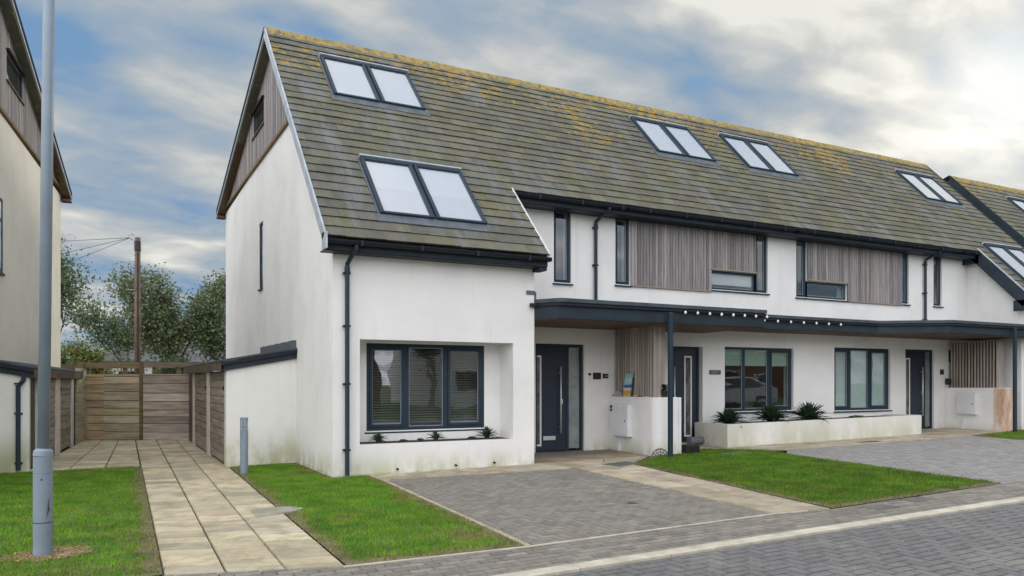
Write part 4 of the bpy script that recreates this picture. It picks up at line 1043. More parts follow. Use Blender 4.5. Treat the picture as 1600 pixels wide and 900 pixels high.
agave((2.72, .26, .488), .25, 44, 'fullest spiky plant in the recess, by the right reveal', gp, 6, .034, (.03, .06, .035))
def cushion(loc, rx, ry, h, n, lab, col, cat='plant', name='cushion_plant', group=None):
    rnd = random.Random(int(loc[0] * 31)); m = MB()
    for _ in range(n):
        a = rnd.uniform(0, math.tau); rr = math.sqrt(rnd.random()); x = rx * rr * math.cos(a); y = ry * rr * math.sin(a); z = h * math.sqrt(max(0, 1 - rr * rr)) * rnd.uniform(.5, 1)
        b = rnd.uniform(0, math.tau); l = .025
        m.face([(x, y, z), (x + l * math.cos(b), y + l * math.sin(b), z + l * .4), (x + l * math.cos(b + 1), y + l * math.sin(b + 1), z + l * .7)], jit(col, .35, rnd))
    return tag(m.build(name, M_LEAF, loc=loc, local=True), lab, cat, group)
cushion((12.75, .78, .56), .34, .16, .10, 700, 'low bright green cushion plant in the middle of the long planter', (.09, .16, .03))
cushion((1.22, .25, .486), .07, .05, .035, 90, 'tiny olive tuft between left and middle spiky plants in the recess', (.12, .13, .06))
cushion((1.50, .24, .486), .05, .04, .045, 80, 'tiny pale green tuft just left of the middle recess plant', (.16, .20, .10))
cushion((2.42, .24, .486), .08, .05, .04, 110, 'tiny dark tuft between middle and right spiky plants in the recess', (.07, .08, .06))

# things on the first low wall
M_ART = None
def art_mat():
    m, t, b = new_mat('painted_beach_board')
    z = t.add('ShaderNodeSeparateXYZ', {0: t.add('ShaderNodeTexCoord').outputs['Object']}).outputs[2]
    n = t.math('MULTIPLY', t.math('SUBTRACT', t.noise(pos(t), 18, 4, .7), .5), .06)
    c = t.ramp(t.math('DIVIDE', t.math('ADD', z, n), .46), [(0, (.55, .50, .40)), (.08, (.62, .35, .03)), (.22, (.60, .24, .02)), (.30, (.62, .60, .50)), (.36, (.60, .62, .55)), (.40, (.02, .07, .25)), (.48, (.03, .12, .32)), (.54, (.28, .55, .62)), (.72, (.45, .62, .64)), (.86, (.22, .48, .52))])
    c = t.mix(t.math('MULTIPLY', t.sstep(t.noise(pos(t), 30, 3, .7), .56, .66), .6), c, (.6, .63, .6))
    t.set(b.inputs['Base Color'], c); b.inputs['Roughness'].default_value = .5
    return m
ab = thing('painted_board', 'tall narrow board painted with a blue and yellow beach, leaning on slatted screen', 'artwork', (6.12, .90, 1.163))
m = MB(); m.hexa([(0, .13, 0), (0, -.10, 0), (.02, -.10, 0), (.02, .13, 0), (.05, .13 - .02, .46), (.05, -.11, .46), (.07, -.11, .46), (.07, .11, .46)]); m.build('painting', art_mat(), ab, local=True)
m = MB(); m.hexa([(.021, .15, 0), (.021, -.14, 0), (.05, -.14, 0), (.05, .15, 0), (.071, .135, .49), (.071, -.15, .49), (.09, -.15, .49), (.09, .135, .49)]); m.build('backing_board', plain('dark_teal_paint', (.02, .05, .06), .5), ab, local=True)
def pebble(loc, r, col, lab, name='pebble', cat='pebble', sq=.5, seedv=0, group='pebbles and shells on the low wall'):
    rnd = random.Random(seedv); m = MB(); n = 8; rings = 5; vs = []; fs = []
    for i in range(rings + 1):
        th = math.pi * i / rings
        for k in range(n):
            a = math.tau * k / n; q = r * (1 + rnd.uniform(-.12, .12)); vs.append((q * math.sin(th) * math.cos(a), 1.3 * q * math.sin(th) * math.sin(a), sq * r * (1 - math.cos(th))))
    for i in range(rings):
        for k in range(n): fs.append((i * n + k, i * n + (k + 1) % n, (i + 1) * n + (k + 1) % n, (i + 1) * n + k))
    m.idx(vs, fs, col); return tag(m.build(name, M_PEB, loc=loc, local=True, smooth=True), lab, cat, group)
M_PEB = attr_mat('pebble', .6, .3, 40, bmp=.2)
pebble((6.115, 1.32, 1.162), .045, (.45, .42, .36), 'pale rounded pebble at the wall end of the ledge', seedv=1)
pebble((6.11, 1.22, 1.162), .030, (.30, .24, .20), 'small brown pebble before the pale blue shell', seedv=2)
pebble((6.11, 1.08, 1.162), .034, (.40, .33, .22), 'small tan pebble touching the left foot of the painted board', seedv=3)
pebble((6.115, .62, 1.162), .038, (.55, .34, .12), 'orange brown pebble just right of the painted board', seedv=4)
pebble((6.11, .46, 1.162), .036, (.14, .13, .13), 'dark grey pebble on ledge, right of the orange brown one', seedv=5)
pebble((6.11, .30, 1.162), .028, (.42, .38, .32), 'pale flat pebble on ledge near the screen end', seedv=6, sq=.35)
pebble((6.10, .20, 1.162), .026, (.50, .47, .42), 'whitish flat pebble, last on ledge near the rounded corner', seedv=7, sq=.35)
sh = MB(); nseg = 12
for i in range(nseg):
    a0 = math.pi * i / nseg; a1 = math.pi * (i + 1) / nseg
    sh.hexa([(-.03, .13 * math.cos(a0), 0), (.05, .13 * math.cos(a0), 0), (.05, .13 * math.cos(a1), 0), (-.03, .13 * math.cos(a1), 0),
             (0, .11 * math.cos(a0), .11 * math.sin(a0) + .004), (.03, .11 * math.cos(a0), .10 * math.sin(a0) + .004), (.03, .11 * math.cos(a1), .10 * math.sin(a1) + .004), (0, .11 * math.cos(a1), .11 * math.sin(a1) + .004)], jit((.30, .36, .40), .15))
tag(sh.build('glass_bowl', M_PEB, loc=(6.13, 1.20, 1.163), local=True), 'pale blue grey domed bowl upturned on ledge left of the painted board', 'bowl')
# pots and bits beside the second door
def pot(loc, r, h, mat, lab, name='plant_pot', foliage=None):
    t = thing(name, lab, 'pot', loc)
    m = MB(); m.lathe([(r * .72, 0), (r * .95, h * .85), (r * 1.05, h * .86), (r * 1.05, h), (r * .92, h), (r * .9, h * .9), (.01, h * .88)], 18); m.build('pot_body', mat, t, local=True, smooth=False)
    if foliage:
        f = MB(); rnd = random.Random(9)
        for _ in range(160):
            a = rnd.uniform(0, math.tau); rr = r * rnd.random(); z = h * .88 + rnd.uniform(0, foliage); b = rnd.uniform(0, math.tau); x, y = rr * math.cos(a), rr * math.sin(a)
            f.face([(x, y, z), (x + .03 * math.cos(b), y + .03 * math.sin(b), z + .02), (x + .03 * math.cos(b + .8), y + .03 * math.sin(b + .8), z + .03)], jit((.03, .035, .03), .4, rnd))
        f.build('foliage', M_LEAF, t, local=True)
    return t
m = MB(); m.box(6.72, 6.98, -.26, -.04, G(6.8) + .005, G(6.8) + .17); t = tag(m.build('trough', M_BLACK, loc=(6.85, -.15, G(6.85)), bevel=.01), 'low black square trough on grass at the end of the first low wall', 'trough')
pot((6.95, .42, G(6.95)), .10, .30, M_BLACK, 'tall black pot behind the low black trough by the second door', foliage=.2)
pot((6.42, .10, 1.162), .07, .12, M_BLACK, 'small black pot standing on the first low wall behind the canopy post', foliage=.12)
m = MB(); rnd = random.Random(4); m.tube([(7.95, 1.18, G(8) + .10), (8.62, 1.18, G(8.6) + .10)], .085, 12, col=(.16, .155, .17))
tag(m.build('door_mat_roll', attr_mat('speckled_grey_mat', .95, .5, 40), loc=(8.2, 1.18, G(8))), 'rolled speckled grey mat lying before the second door', 'mat')
sc = thing('boot_scraper', 'half round patterned metal boot scraper against the first low wall', 'boot scraper', (5.98, -.32, G(5.98)))
M_SCR = plain('grey_iron', (.16, .16, .16), .6, .3, .3, 20)
m = MB(); dirv = Vector((.88, -.47, 0))
def arc(m, r, th, n=16):
    m.tube([tuple(dirv * (r * math.cos(math.pi * i / n)) + Vector((0, 0, r * math.sin(math.pi * i / n)))) for i in range(n + 1)], th, 6)
arc(m, .15, .014); arc(m, .10, .010); arc(m, .05, .010)
for k in range(1, 6):
    a = math.pi * k / 6; m.tube([tuple(dirv * (.05 * math.cos(a)) + Vector((0, 0, .05 * math.sin(a)))), tuple(dirv * (.17 * math.cos(a)) + Vector((0, 0, .17 * math.sin(a))))], .008, 5)
m.build('scroll_frame', M_SCR, sc, local=True)
m = MB(); m.tube([tuple(dirv * -.18), tuple(dirv * .18)], .018, 6); m.build('base_bar', M_SCR, sc, local=True)

# ------------------------------------------------------------------ sheds, bollard, lamp post
def shed(name, lab, loc, rz, w, L, sgn, zt_in, zt_out, doors, posts, dark_front=True, wall=M_RENDER2):
    """local frame: y along the passage, x=0 at the house wall, doors at x = sgn*w"""
    t = thing(name, lab, 'shed', loc, rz, group='lean-to bin sheds')
    X = sgn * w
    m = MB(); xs = sorted((0, X)); zz = (zt_in, zt_out) if xs[0] == 0 else (zt_out, zt_in)
    m.hexa([(xs[0], 0, -.1), (xs[1], 0, -.1), (xs[1], .12, -.1), (xs[0], .12, -.1), (xs[0], 0, zz[0] - .16), (xs[1], 0, zz[1] - .16), (xs[1], .12, zz[1] - .16), (xs[0], .12, zz[0] - .16)])
    m.build('front_wall', wall, t, local=True)
    m = MB(); xi = sorted((X - sgn * .05, X - sgn * .09)); m.box(*xi, .12, L, -.1, zt_out - .17); m.build('back_lining', M_BLACK, t, local=True)
    for (a, b) in posts:
        m = MB(); m.box(*sorted((X - sgn * .07, X + sgn * .004)), a, b, -.08, zt_out - .16); m.build('door_post', M_PAINTW, t, local=True)
    for (a, b) in doors:
        m = MB(); z = .03
        while z < zt_out - .22:
            z2 = min(z + .145, zt_out - .20); k = random.uniform(0, .004)
            m.box(*sorted((X - sgn * .045, X - sgn * (.012 + k))), a + .006, b - .006, z + .011, z2, jit((.31, .26, .215), .2)); z = z2
        d = m.build('shed_door', M_FENCE, t, local=True)
        h = MB(); h.box(*sorted((X - sgn * .012, X + sgn * .012)), a + .09, a + .13, 1.30, 1.38); h.box(*sorted((X - sgn * .012, X + sgn * .02)), a + .05, a + .12, 1.32, 1.34); h.build('latch', M_BLACK, d, local=True)
    # mono-pitch roof
    xo = X + sgn * .08
    def slab(m, y0, y1, h0, h1, xa=0.0, xb=xo):
        za = zt_in; zb = zt_in + (zt_out - zt_in) * abs(xb) / w; z_a = zt_in + (zt_out - zt_in) * abs(xa) / w
        p = [(xa, y0, z_a + h0), (xb, y0, zb + h0), (xb, y1, zb + h0), (xa, y1, z_a + h0), (xa, y0, z_a + h1), (xb, y0, zb + h1), (xb, y1, zb + h1), (xa, y1, z_a + h1)]
        m.hexa(p)
    m = MB(); slab(m, -.07, L + .02, -.012, .03); r = m.build('roof', M_FELT, t, local=True, bevel=.008)
    m = MB(); slab(m, -.05, -.025, -.17, -.014); m.build('fascia', M_FASCIA, t, local=True)
    m = MB(); slab(m, -.09, -.052, -.07, -.014); m.build('gutter', M_DARK, t, local=True)
    m = MB(); za = zt_out
    m.box(*sorted((xo, xo - sgn * .025)), -.05, L, za - .17, za - .03, (.14, .11, .085)); m.build('side_fascia', M_FENCE if dark_front else M_FASCIA, t, local=True)
    m = MB(); m.prism([(sgn * .004, y, z) for y, z in [(-.0, zt_in + .03)] + [(i * L * .5 / 10, zt_in + .16 + (.01 if i % 2 else 0)) for i in range(0, 11)] + [(L * .5, zt_in + .03)]], (sgn * .02, 0, 0)); m.build('lead_flashing', M_LEAD, t, local=True)
    return t
M_PAINTW = plain('white_painted_post', (.62, .60, .54), .8, 0, .15, 6)
shed('bin_shed', 'white lean-to shed with timber doors against the near gable, behind the bollard', (0, 2.45, 0), 0, 1.19, 6.8, -1, 2.04, 1.82,
     [(.20, 2.35), (2.75, 5.1)], [(0.12, .20), (2.35, 2.75), (5.1, 5.4)])
SL_ = shed('bin_shed', 'white lean-to shed with downpipe against the left house, behind the lamp post', (-5.0, 3.75, -.04), -R(5.0), .85, 6.9, 1, 1.90, 1.74,
     [(1.2, 3.0), (3.6, 5.4)], [(.9, 1.2), (3.0, 3.6), (5.4, 5.8)])
m = MB(); m.tube([(.78, -.07, 1.62), (.78, -.07, 1.52), (.70, -.045, 1.42), (.70, -.045, .02)], .036, 10)
for z in (1.45, .95, .12): m.box(.64, .76, -.03, .0, z, z + .03)
m.build('downpipe', M_FRAME, SL_, local=True)

bo = thing('bollard_light', 'short grey cylindrical bollard light on grass before the near shed', 'bollard', (-1.07, 1.34, G(-1.07)))
m = MB(); m.lathe([(.062, -.05), (.062, .70)], 20); m.build('column', M_LAMP, bo, local=True, smooth=False)
m = MB(); m.lathe([(.040, .70), (.040, .83)], 14); m.build('lens', M_FROST, bo, local=True)
m = MB(); m.lathe([(.062, .84), (.062, .895), (.056, .90)], 20)
for k in range(5):
    a = R(20 + 72 * k); m.box(.052 * math.cos(a) - .008, .052 * math.cos(a) + .008, .052 * math.sin(a) - .008, .052 * math.sin(a) + .008, .70, .84)
m.lathe([(.030, .755), (.054, .745), (.054, .752), (.030, .765)], 16); m.build('cap', M_LAMP, bo, local=True)

LPX, LPY = -3.54, -3.88
lp = thing('lamp_post', 'tall grey steel lamp post with wide base rising from the left lawn', 'lamp post', (LPX, LPY, G(LPX)))
lean = .0065
m = MB(); rb, rt = .074, .047
m.tube([(0, 0, -.1), (0, 0, .30), (.001, 0, .86)], rb, 28)
m.tube([(.001, 0, .862), (.004, 0, .905), (.005, 0, .925)], [rb * 1.04, rb * 1.0, rt * 1.12], 28); m.build('base_column', M_LAMP, lp, local=True)
m = MB(); m.tube([(.005, 0, .92), (.060, -.03, 6.2)], [rt, rt * .95], 24); m.build('shaft', M_LAMP, lp, local=True, smooth=True)
m = MB(); m.lathe([(rb + .0015, .295), (rb + .0015, .301)], 28); m.build('door_seam', M_BLACK, lp, local=True)
m = MB(); m.lathe([(rb + .0008, .716), (rb + .0008, .719)], 28); m.build('door_seam', plain('seam_grey', (.12, .15, .18), .6), lp, local=True)
toC = Vector((-3.115 - LPX, -11.621 - LPY, 0)).normalized(); rgt = Vector((.883, -.47, 0))
lk = MB(); c = toC * (rb - .004) + rgt * -.012; lk.tube([tuple(c + Vector((0, 0, .665))), tuple(c + toC * .010 + Vector((0, 0, .665)))], .008, 10); lk.build('door_lock', M_BLACK, lp, local=True)
sx = MB()
def onc(a, z):
    d = (toC * math.cos(a) + rgt * math.sin(a)) * (rb + .0012); return (d.x, d.y, z)
for (pts) in ([(.55, .43), (.72, .50), (.80, .52), (.78, .44), (.90, .405), (.72, .395), (.60, .37)], [(.35, .335), (.50, .395), (.62, .40), (.50, .36)]):
    vs = [onc(a, z) for a, z in pts]; sx.face(vs)
sx.build('paint_scrape', plain('bare_rusty_metal', (.05, .045, .04), .7), lp, local=True)
m = MB(); m.tube([(.060, -.03, 6.15), (.3, -.4, 6.3), (.45, -.8, 6.35)], .03, 10); m.build('arm', M_LAMP, lp, local=True)
m = MB(); m.hexa([(.35, -.7, 6.30), (.5, -.75, 6.30), (.62, -1.3, 6.33), (.5, -1.32, 6.33), (.35, -.7, 6.38), (.5, -.75, 6.38), (.62, -1.3, 6.38), (.5, -1.32, 6.38)]); m.build('lamp_head', M_LAMP, lp, local=True)

# ------------------------------------------------------------------ the left house
u65 = R(6.5)
HL = thing('terraced_house', 'white house with timber gable at the left edge, behind the lamp post', 'house', (-5.24, -.18, 0), -u65, group='houses of neighbouring terraces')
LM = dict(local=True)
gable(HL, 0, 1, 0, 11.2, zc=6.28, mat=M_CREAM, local=True, slot=False)
m = MB(); wall_y(m, 0, .3, -6, -.28, -.15, 3.5); m.build('front_wall', M_CREAM, HL, local=True)
m = MB(); m.box(-6, -.28, 10.9, 11.2, -.1, 6.1); m.box(-6.3, -6.0, 0, 11.2, -.1, 6.1); m.build('rear_wall', M_CREAM, HL, local=True)
m = MB(); deck(m, -6.2, .20, 0, RIDGE_S); tiles(m, -6.2, .205, -.03, 6.70); rear_slope(m, -6.2, .20); m.build('roof', M_SLATE, HL, local=True)
m = MB(); ridge(m, -6.2, .22); m.build('ridge_tiles', M_RIDGE, HL, local=True)
bargeboard(HL, 0, 1, 0, RIDGE_S, M_ZINC, local=True, depth=.15)
# first floor window on the gable side
fr = MB(); a, b, z0, z1 = 4.05, 5.18, 3.40, 4.72
fr.box(-.02, .012, a, a + .06, z0, z1); fr.box(-.02, .012, b - .06, b, z0, z1); fr.box(-.02, .012, a + .06, b - .06, z0, z0 + .06); fr.box(-.02, .012, a + .06, b - .06, z1 - .06, z1); fr.box(-.02, .010, a + .06, b - .06, z1 - .42, z1 - .36)
w = fr.build('window', M_FRAME, HL, local=True); boxo('pane', M_GLASS, w, .0045, .0055, a + .05, b - .05, z0 + .05, z1 - .05, local=True); boxo('backing', M_BLACK, w, .001, .003, a + .05, b - .05, z0 + .05, z1 - .05, local=True)
boxo('sill', M_FRAME, w, 0.002, .04, a - .04, b + .04, z0 - .05, z0 - .002, local=True)

# ------------------------------------------------------------------ the next terrace to the right
NX = 22.1; ND = -.20
HN = thing('terraced_house', 'next white house beyond the terrace end with timber gable and orange lichen ridge', 'house', (NX, 0, 0), group='houses of neighbouring terraces')
gable(HN, NX, -1, 0, 11.2, dz=ND, zc=6.45, full=False, slot=False)
m = MB(); wall_y(m, 0, .3, NX + .28, 34, -.1, 3.3); m.box(NX + .28, 34, 10.9, 11.2, -.1, 5.9); m.build('front_wall', M_RENDER, HN)
m = MB(); deck(m, NX - .2, 34, 0, RIDGE_S, ND); tiles(m, NX - .205, 34, -.03, 6.70, dz=ND); rear_slope(m, NX - .2, 34, ND); m.build('roof', M_SLATE, HN)
m = MB(); ridge(m, NX - .22, 34, ND); m.build('ridge_tiles', M_RIDGE, HN)
bargeboard(HN, NX, -1, 0, RIDGE_S, M_FASCIA, dz=ND, depth=.30)
eaves(HN, NX - .19, 34, EY, EZ - .02 + ND, 0)
roof_window(HN, 24.0, 25.8, 4.36, 5.88, ND, two=False); roof_window(HN, 27.6, 29.4, 4.36, 5.88, ND, two=False)
roof_window(HN, 24.1, 25.9, .66, 2.2, ND, two=False)

# ------------------------------------------------------------------ fence across the passage
FC = thing('timber_fence', 'weathered mossy board fence with top rail closing the passage', 'fence', (-2.13, 10.15, G(-2)))
fa = Vector((-3.42, 11.00)); fb = Vector((-.70, 9.42)); fd = (fb - fa).normalized(); fn = Vector((fd.y, -fd.x))
def FPt(u, o, z): q = fa + fd * u + fn * o; return (q.x, q.y, z)
def fbox(m, u0, u1, o0, o1, z0, z1, col):
    m.hexa([FPt(u0, o0, z0), FPt(u1, o0, z0), FPt(u1, o1, z0), FPt(u0, o1, z0), FPt(u0, o0, z1), FPt(u1, o0, z1), FPt(u1, o1, z1), FPt(u0, o1, z1)], col)
Lf = (fb - fa).length
MOSS = [(.41, .37, .26), (.46, .41, .30), (.35, .33, .20), (.41, .35, .25)]; GRY = [(.46, .40, .345), (.40, .34, .29), (.50, .44, .385), (.38, .31, .26)]; ORG = [(.44, .33, .21), (.39, .33, .20), (.46, .36, .24)]
def panel(name, u0, u1, o, cols, zt=1.66, base=-.02):
    m = MB(); z = base
    while z < zt - .03:
        z2 = min(z + random.uniform(.16, .25), zt); fbox(m, u0, u1, o - .02, o + .02 + random.uniform(0, .006), z + .007, z2 - .007, jit(random.choice(cols), .2)); z = z2
    fbox(m, u0 + .01, u1 - .01, o - .019, o - .012, base, zt, (.03, .026, .02))
    return m.build(name, M_FENCE, FC)
panel('board_panel', 0.02, .48, 0, ORG); panel('board_panel', .49, 1.42, .015, MOSS); panel('board_panel', 1.52, Lf, .03, GRY)
m = MB(); fbox(m, 1.43, 1.51, -.04, .07, -.05, 1.98, (.16, .12, .07)); m.build('post', M_FENCE, FC)
for u in (.0, .35, .95, 1.72, 2.35, 2.9):
    m = MB(); fbox(m, u, u + .10, -.08, -.022, -.05, 1.96, jit((.20, .17, .09), .15)); m.build('post', M_FENCE, FC)
m = MB(); fbox(m, -.25, 1.425, -.015, .03, 1.80, 1.95, (.21, .165, .10)); m.build('top_rail', M_FENCE, FC)
m = MB(); fbox(m, 1.515, Lf + .1, -.005, .04, 1.82, 1.95, (.23, .185, .14)); m.build('top_rail', M_FENCE, FC)
m = MB(); z = -.05
while z < 1.70:
    m.hexa([(-3.60, 9.85, z), (-3.40, 10.98, z), (-3.43, 11.0, z), (-3.63, 9.86, z), (-3.60, 9.85, z + .2), (-3.40, 10.98, z + .2), (-3.43, 11.0, z + .2), (-3.63, 9.86, z + .2)], jit(random.choice(MOSS), .15)); z += .205
m.build('side_panel', M_FENCE, FC)
m = MB(); m.box(-3.60, -3.48, 10.90, 11.02, -.05, 1.93, (.22, .19, .09)); m.build('post', M_FENCE, FC)
m = MB(); m.box(-8, -3.6, 11.3, 11.36, -.1, 1.9, (.17, .14, .09)); m.build('board_panel', M_FENCE, FC)

# ------------------------------------------------------------------ telegraph pole and wires
PXY = Vector((-2.05, 15.4)); tp = thing('telegraph_pole', 'dark brown timber telegraph pole standing behind the fence', 'utility pole', (PXY.x, PXY.y, 0))
H = 5.98; m = MB(); m.tube([(-.0, 0, -.2), (.0, 0, H)], [.108, .080], 14); m.build('shaft', M_POLE, tp, local=True, smooth=True)
m = MB(); m.lathe([(.085, H - .42), (.10, H - .40), (.10, H - .12), (.085, H - .10)], 14); m.build('cable_collar', M_BLACK, tp, local=True)
m = MB(); m.tube([(-.12, -.06, H - .10), (-.22, -.08, H - .05), (-.25, -.08, H + .05), (-.18, -.08, H + .10), (-.10, -.06, H + .04)], .018, 6); m.build('bracket', M_ZINC, tp, local=True)
for s_, z in ((-1, H - .75), (1, H - 1.2), (-1, H - 1.65), (1, H - 2.1)):
    m = MB(); m.tube([(s_ * .08, 0, z), (s_ * .26, -.02, z), (s_ * .27, -.02, z + .04)], .012, 6); m.build('step_iron', M_ZINC, tp, local=True)
m = MB(); m.box(-.02, .02, -.13, -.10, .5, H - .4); m.build('cable_guard', M_BLACK, tp, local=True)
def wire(lab, p1, sag):
    a = Vector((PXY.x - .2, PXY.y - .05, H - .02)); b = Vector(p1); m = MB(); pts = []
    for i in range(17):
        u = i / 16; p = a.lerp(b, u); p.z -= sag * 4 * u * (1 - u); pts.append(tuple(p))
    m.tube(pts, .007, 5); tag(m.build('overhead_cable', M_BLACK, loc=tuple(a)), lab, 'cable', 'cables from the telegraph pole')
wire('topmost cable leaving the telegraph pole almost level to the left', (-18, 22, 5.6), .25)
wire('middle cable sloping left and down from the telegraph pole', (-16.5, 24, 3.4), .3)
wire('lowest and steepest cable from the telegraph pole', (-14.5, 25, 1.9), .3)

# ------------------------------------------------------------------ trees
def tree(name, lab, loc, h, crown, seedv, leafcol, nleaf, trunk_r=.13, lean=(0, 0), clear=.3, leaf=.085, twigs=0, cat='tree', spread=1.0, barkcol=None, depth=4):
    rnd = random.Random(seedv); t = thing(name, lab, cat, loc, group='trees behind the fence')
    tr = MB(); tips = []
    def grow(p, d, L, r, lv):
        segs = 4; pts = [p]; rad = [r]; q = p.copy(); dd = d.copy()
        for i in range(segs):
            dd = (dd + Vector((rnd.uniform(-1, 1), rnd.uniform(-1, 1), rnd.uniform(-.3, .5))) * .16).normalized(); q = q + dd * L / segs
            pts.append(q.copy()); rad.append(r * (1 - .45 * (i + 1) / segs))
            if lv >= 2: tips.append((q.copy(), lv))
        tr.tube(pts, rad, 6 if lv else 9, cap=False)
        if lv >= depth: return
        k = rnd.choice((3, 4)) if lv < depth - 1 else rnd.choice((2, 3))
        for j in range(k):
            u = rnd.uniform(.45, 1.0) if j else 1.0; st = pts[max(1, int(round(u * segs)))]
            a = rnd.uniform(0, math.tau); sp = rnd.uniform(.45, .95) * spread
            nd = (dd + Vector((math.cos(a) * sp, math.sin(a) * sp, rnd.uniform(.0, .45)))).normalized()
            grow(st, nd, L * rnd.uniform(.58, .78), rad[-1] * rnd.uniform(.6, .8), lv + 1)
    grow(Vector((0, 0, -.1)), Vector((lean[0], lean[1], 1)).normalized(), h * .36, trunk_r, 0)
    zs = max(p.z for p, _ in tips); k = h / zs * .97
    tr.v = [(x * (.3 + .7 * min(1, z / 1.0)) * crown if False else x, y, z) for x, y, z in tr.v]
    # scale whole tree to its height and crown width
    rx = max(math.hypot(p.x, p.y) for p, _ in tips); kx = crown / rx
    def S(v):
        u = max(0, min(1, v[2] / (h * .3))); f = 1 + (kx - 1) * u; return (v[0] * f, v[1] * f, v[2] * k)
    tr.v = [S(v) for v in tr.v]
    tr.build('trunk', M_BARK, t, local=True, smooth=True)
    lf = MB(); T = [S(p) for p, lv in tips if p.z * k > clear * h]
    cl = [rnd.uniform(.7, 1.25) for _ in T]
    for _ in range(nleaf):
        i = rnd.randrange(len(T)); p = T[i]; s = .17 * rnd.random() ** .4 * (h / 6) * 2.0
        x = p[0] + rnd.gauss(0, s); y = p[1] + rnd.gauss(0, s); z = p[2] + rnd.gauss(0, s * .8)
        if z < .25 * h * clear: continue
        a = rnd.uniform(0, math.tau); e = rnd.uniform(-1.2, .8); L = leaf * rnd.uniform(.6, 1.3); wv = L * .32
        d = Vector((math.cos(a) * math.cos(e), math.sin(a) * math.cos(e), math.sin(e))); s2 = d.cross(Vector((rnd.uniform(-1, 1), rnd.uniform(-1, 1), rnd.uniform(-1, 1)))).normalized() * wv
        P = Vector((x, y, z)); c = jit(rnd.choice(leafcol), .25, rnd); c = tuple(q * cl[i] for q in c)
        lf.face([P - d * L * .5, P + s2, P + d * L * .5, P - s2], c)
    lf.build('crown', M_LEAF, t, local=True)
    if twigs:
        tw = MB()
        for _ in range(twigs):
            p = Vector(max(rnd.sample(T, 4), key=lambda q: q[2])); d = Vector((rnd.uniform(-.35, .35), rnd.uniform(-.35, .35), 1)).normalized()
            tw.tube([p, p + d * rnd.uniform(.3, .7)], [.008, .003], 4, cap=False)
        tw.build('bare_twigs', M_BARK, t, local=True)
    return t
EUC = [(.19, .26, .13), (.25, .31, .19), (.10, .15, .065), (.25, .29, .18)]; DKG = [(.08, .135, .05), (.11, .165, .07), (.14, .19, .095)]; YEL = [(.24, .27, .07), (.18, .22, .06), (.28, .28, .10)]; BRN = [(.17, .17, .075), (.12, .15, .06)]
tree('tree', 'broad grey green tree with visible brown trunk right of the telegraph pole', (-.2, 18.9, -.1), 5.7, 2.5, 21, EUC + BRN, 18500, .16, (-.1, 0), .33, .11, 90)
tree('tree', 'open grey green tree beside the left house', (-4.3, 20.9, -.1), 6.9, 1.9, 12, DKG + EUC, 9000, .10, (0, 0), .12, .11, 70, spread=.8)
tree('tree', 'smaller rounded tree just left of the telegraph pole', (-2.55, 19.9, -.1), 4.9, 2.0, 35, EUC, 5200, .09, (.05, 0), .3, .11, 40)
tree('tree', 'olive brown tree close to the near gable', (1.0, 18.4, -.1), 5.2, 1.4, 44, BRN + DKG + EUC, 7500, .09, (0, 0), .2, .11, 50)
tree('shrub', 'yellow green bush above the fence left of the telegraph pole', (-3.25, 15.6, -.1), 2.95, .85, 55, YEL, 7000, .05, (0, 0), .1, .08, 10, cat='bush')
tree('shrub', 'dark bush above the fence right beside the telegraph pole', (-1.3, 16.5, -.1), 2.45, .8, 56, DKG, 4500, .05, (0, 0), .1, .08, 0, cat='bush')
tree('shrub', 'dark low bush at the foot of the left tree', (-4.3, 17.2, -.1), 2.8, .9, 57, DKG, 5000, .05, (0, 0), .1, .09, 0, cat='bush')
# bungalow beyond the trees
BG = thing('bungalow', 'white bungalow with grey slate roof seen through the trees', 'house', (2.5, 30, -.1))
m = MB(); wall_y(m, 28, .3, -3.2, 9, -.1, 2.45, [(-2.4, -1.2, .9, 2.0), (.3, 2.0, .9, 2.0), (4, 5.6, .9, 2.0)]); m.box(-3.2, -2.9, 28.3, 34, -.1, 2.45); m.box(8.7, 9, 28.3, 34, -.1, 2.45); m.box(-2.9, 8.7, 33.7, 34, -.1, 2.45); m.build('wall', M_RENDER, BG)
m = MB(); m.idx([(-3.7, 27.5, 2.4), (9.5, 27.5, 2.4), (9.5, 34.5, 2.4), (-3.7, 34.5, 2.4), (-.6, 31, 4.7), (6.4, 31, 4.7)], [(0, 1, 5, 4), (1, 2, 5), (2, 3, 4, 5), (3, 0, 4), (3, 2, 1, 0)]); m.build('roof', M_ROOFFAR, BG)
for (a, b) in ((-2.4, -1.2), (.3, 2.0), (4, 5.6)):
    m = MB(); m.box(a, a + .06, 28.05, 28.1, .9, 2.0); m.box(b - .06, b, 28.05, 28.1, .9, 2.0); m.box(a + .06, b - .06, 28.05, 28.1, .9, .96); m.box(a + .06, b - .06, 28.05, 28.1, 1.94, 2.0); w = m.build('window', M_WHITE, BG); boxo('pane', M_GLASS, w, a + .05, b - .05, 28.07, 28.075, .95, 1.95)
BG2 = thing('bungalow', 'low pale house with flat dark roof edge, left behind the yellow green bush', 'house', (-8, 32, -.1))
m = MB(); m.box(-13, -4.6, 30, 36, -.1, 2.5); m.build('wall', M_RENDER, BG2)
m = MB(); m.idx([(-13.4, 29.6, 2.5), (-4.2, 29.6, 2.5), (-4.2, 36.4, 2.5), (-13.4, 36.4, 2.5), (-11, 33, 3.1), (-6.6, 33, 3.1)], [(0, 1, 5, 4), (1, 2, 5), (2, 3, 4, 5), (3, 0, 4), (3, 2, 1, 0)]); m.build('roof', M_ROOFFAR, BG2)
for (a, b) in ((-11.5, -10), (-8, -6.5)): 
    m = MB(); m.box(a, b, 29.96, 30.0 - .002, 1.0, 2.0); m.build('window', M_BLACK, BG2)

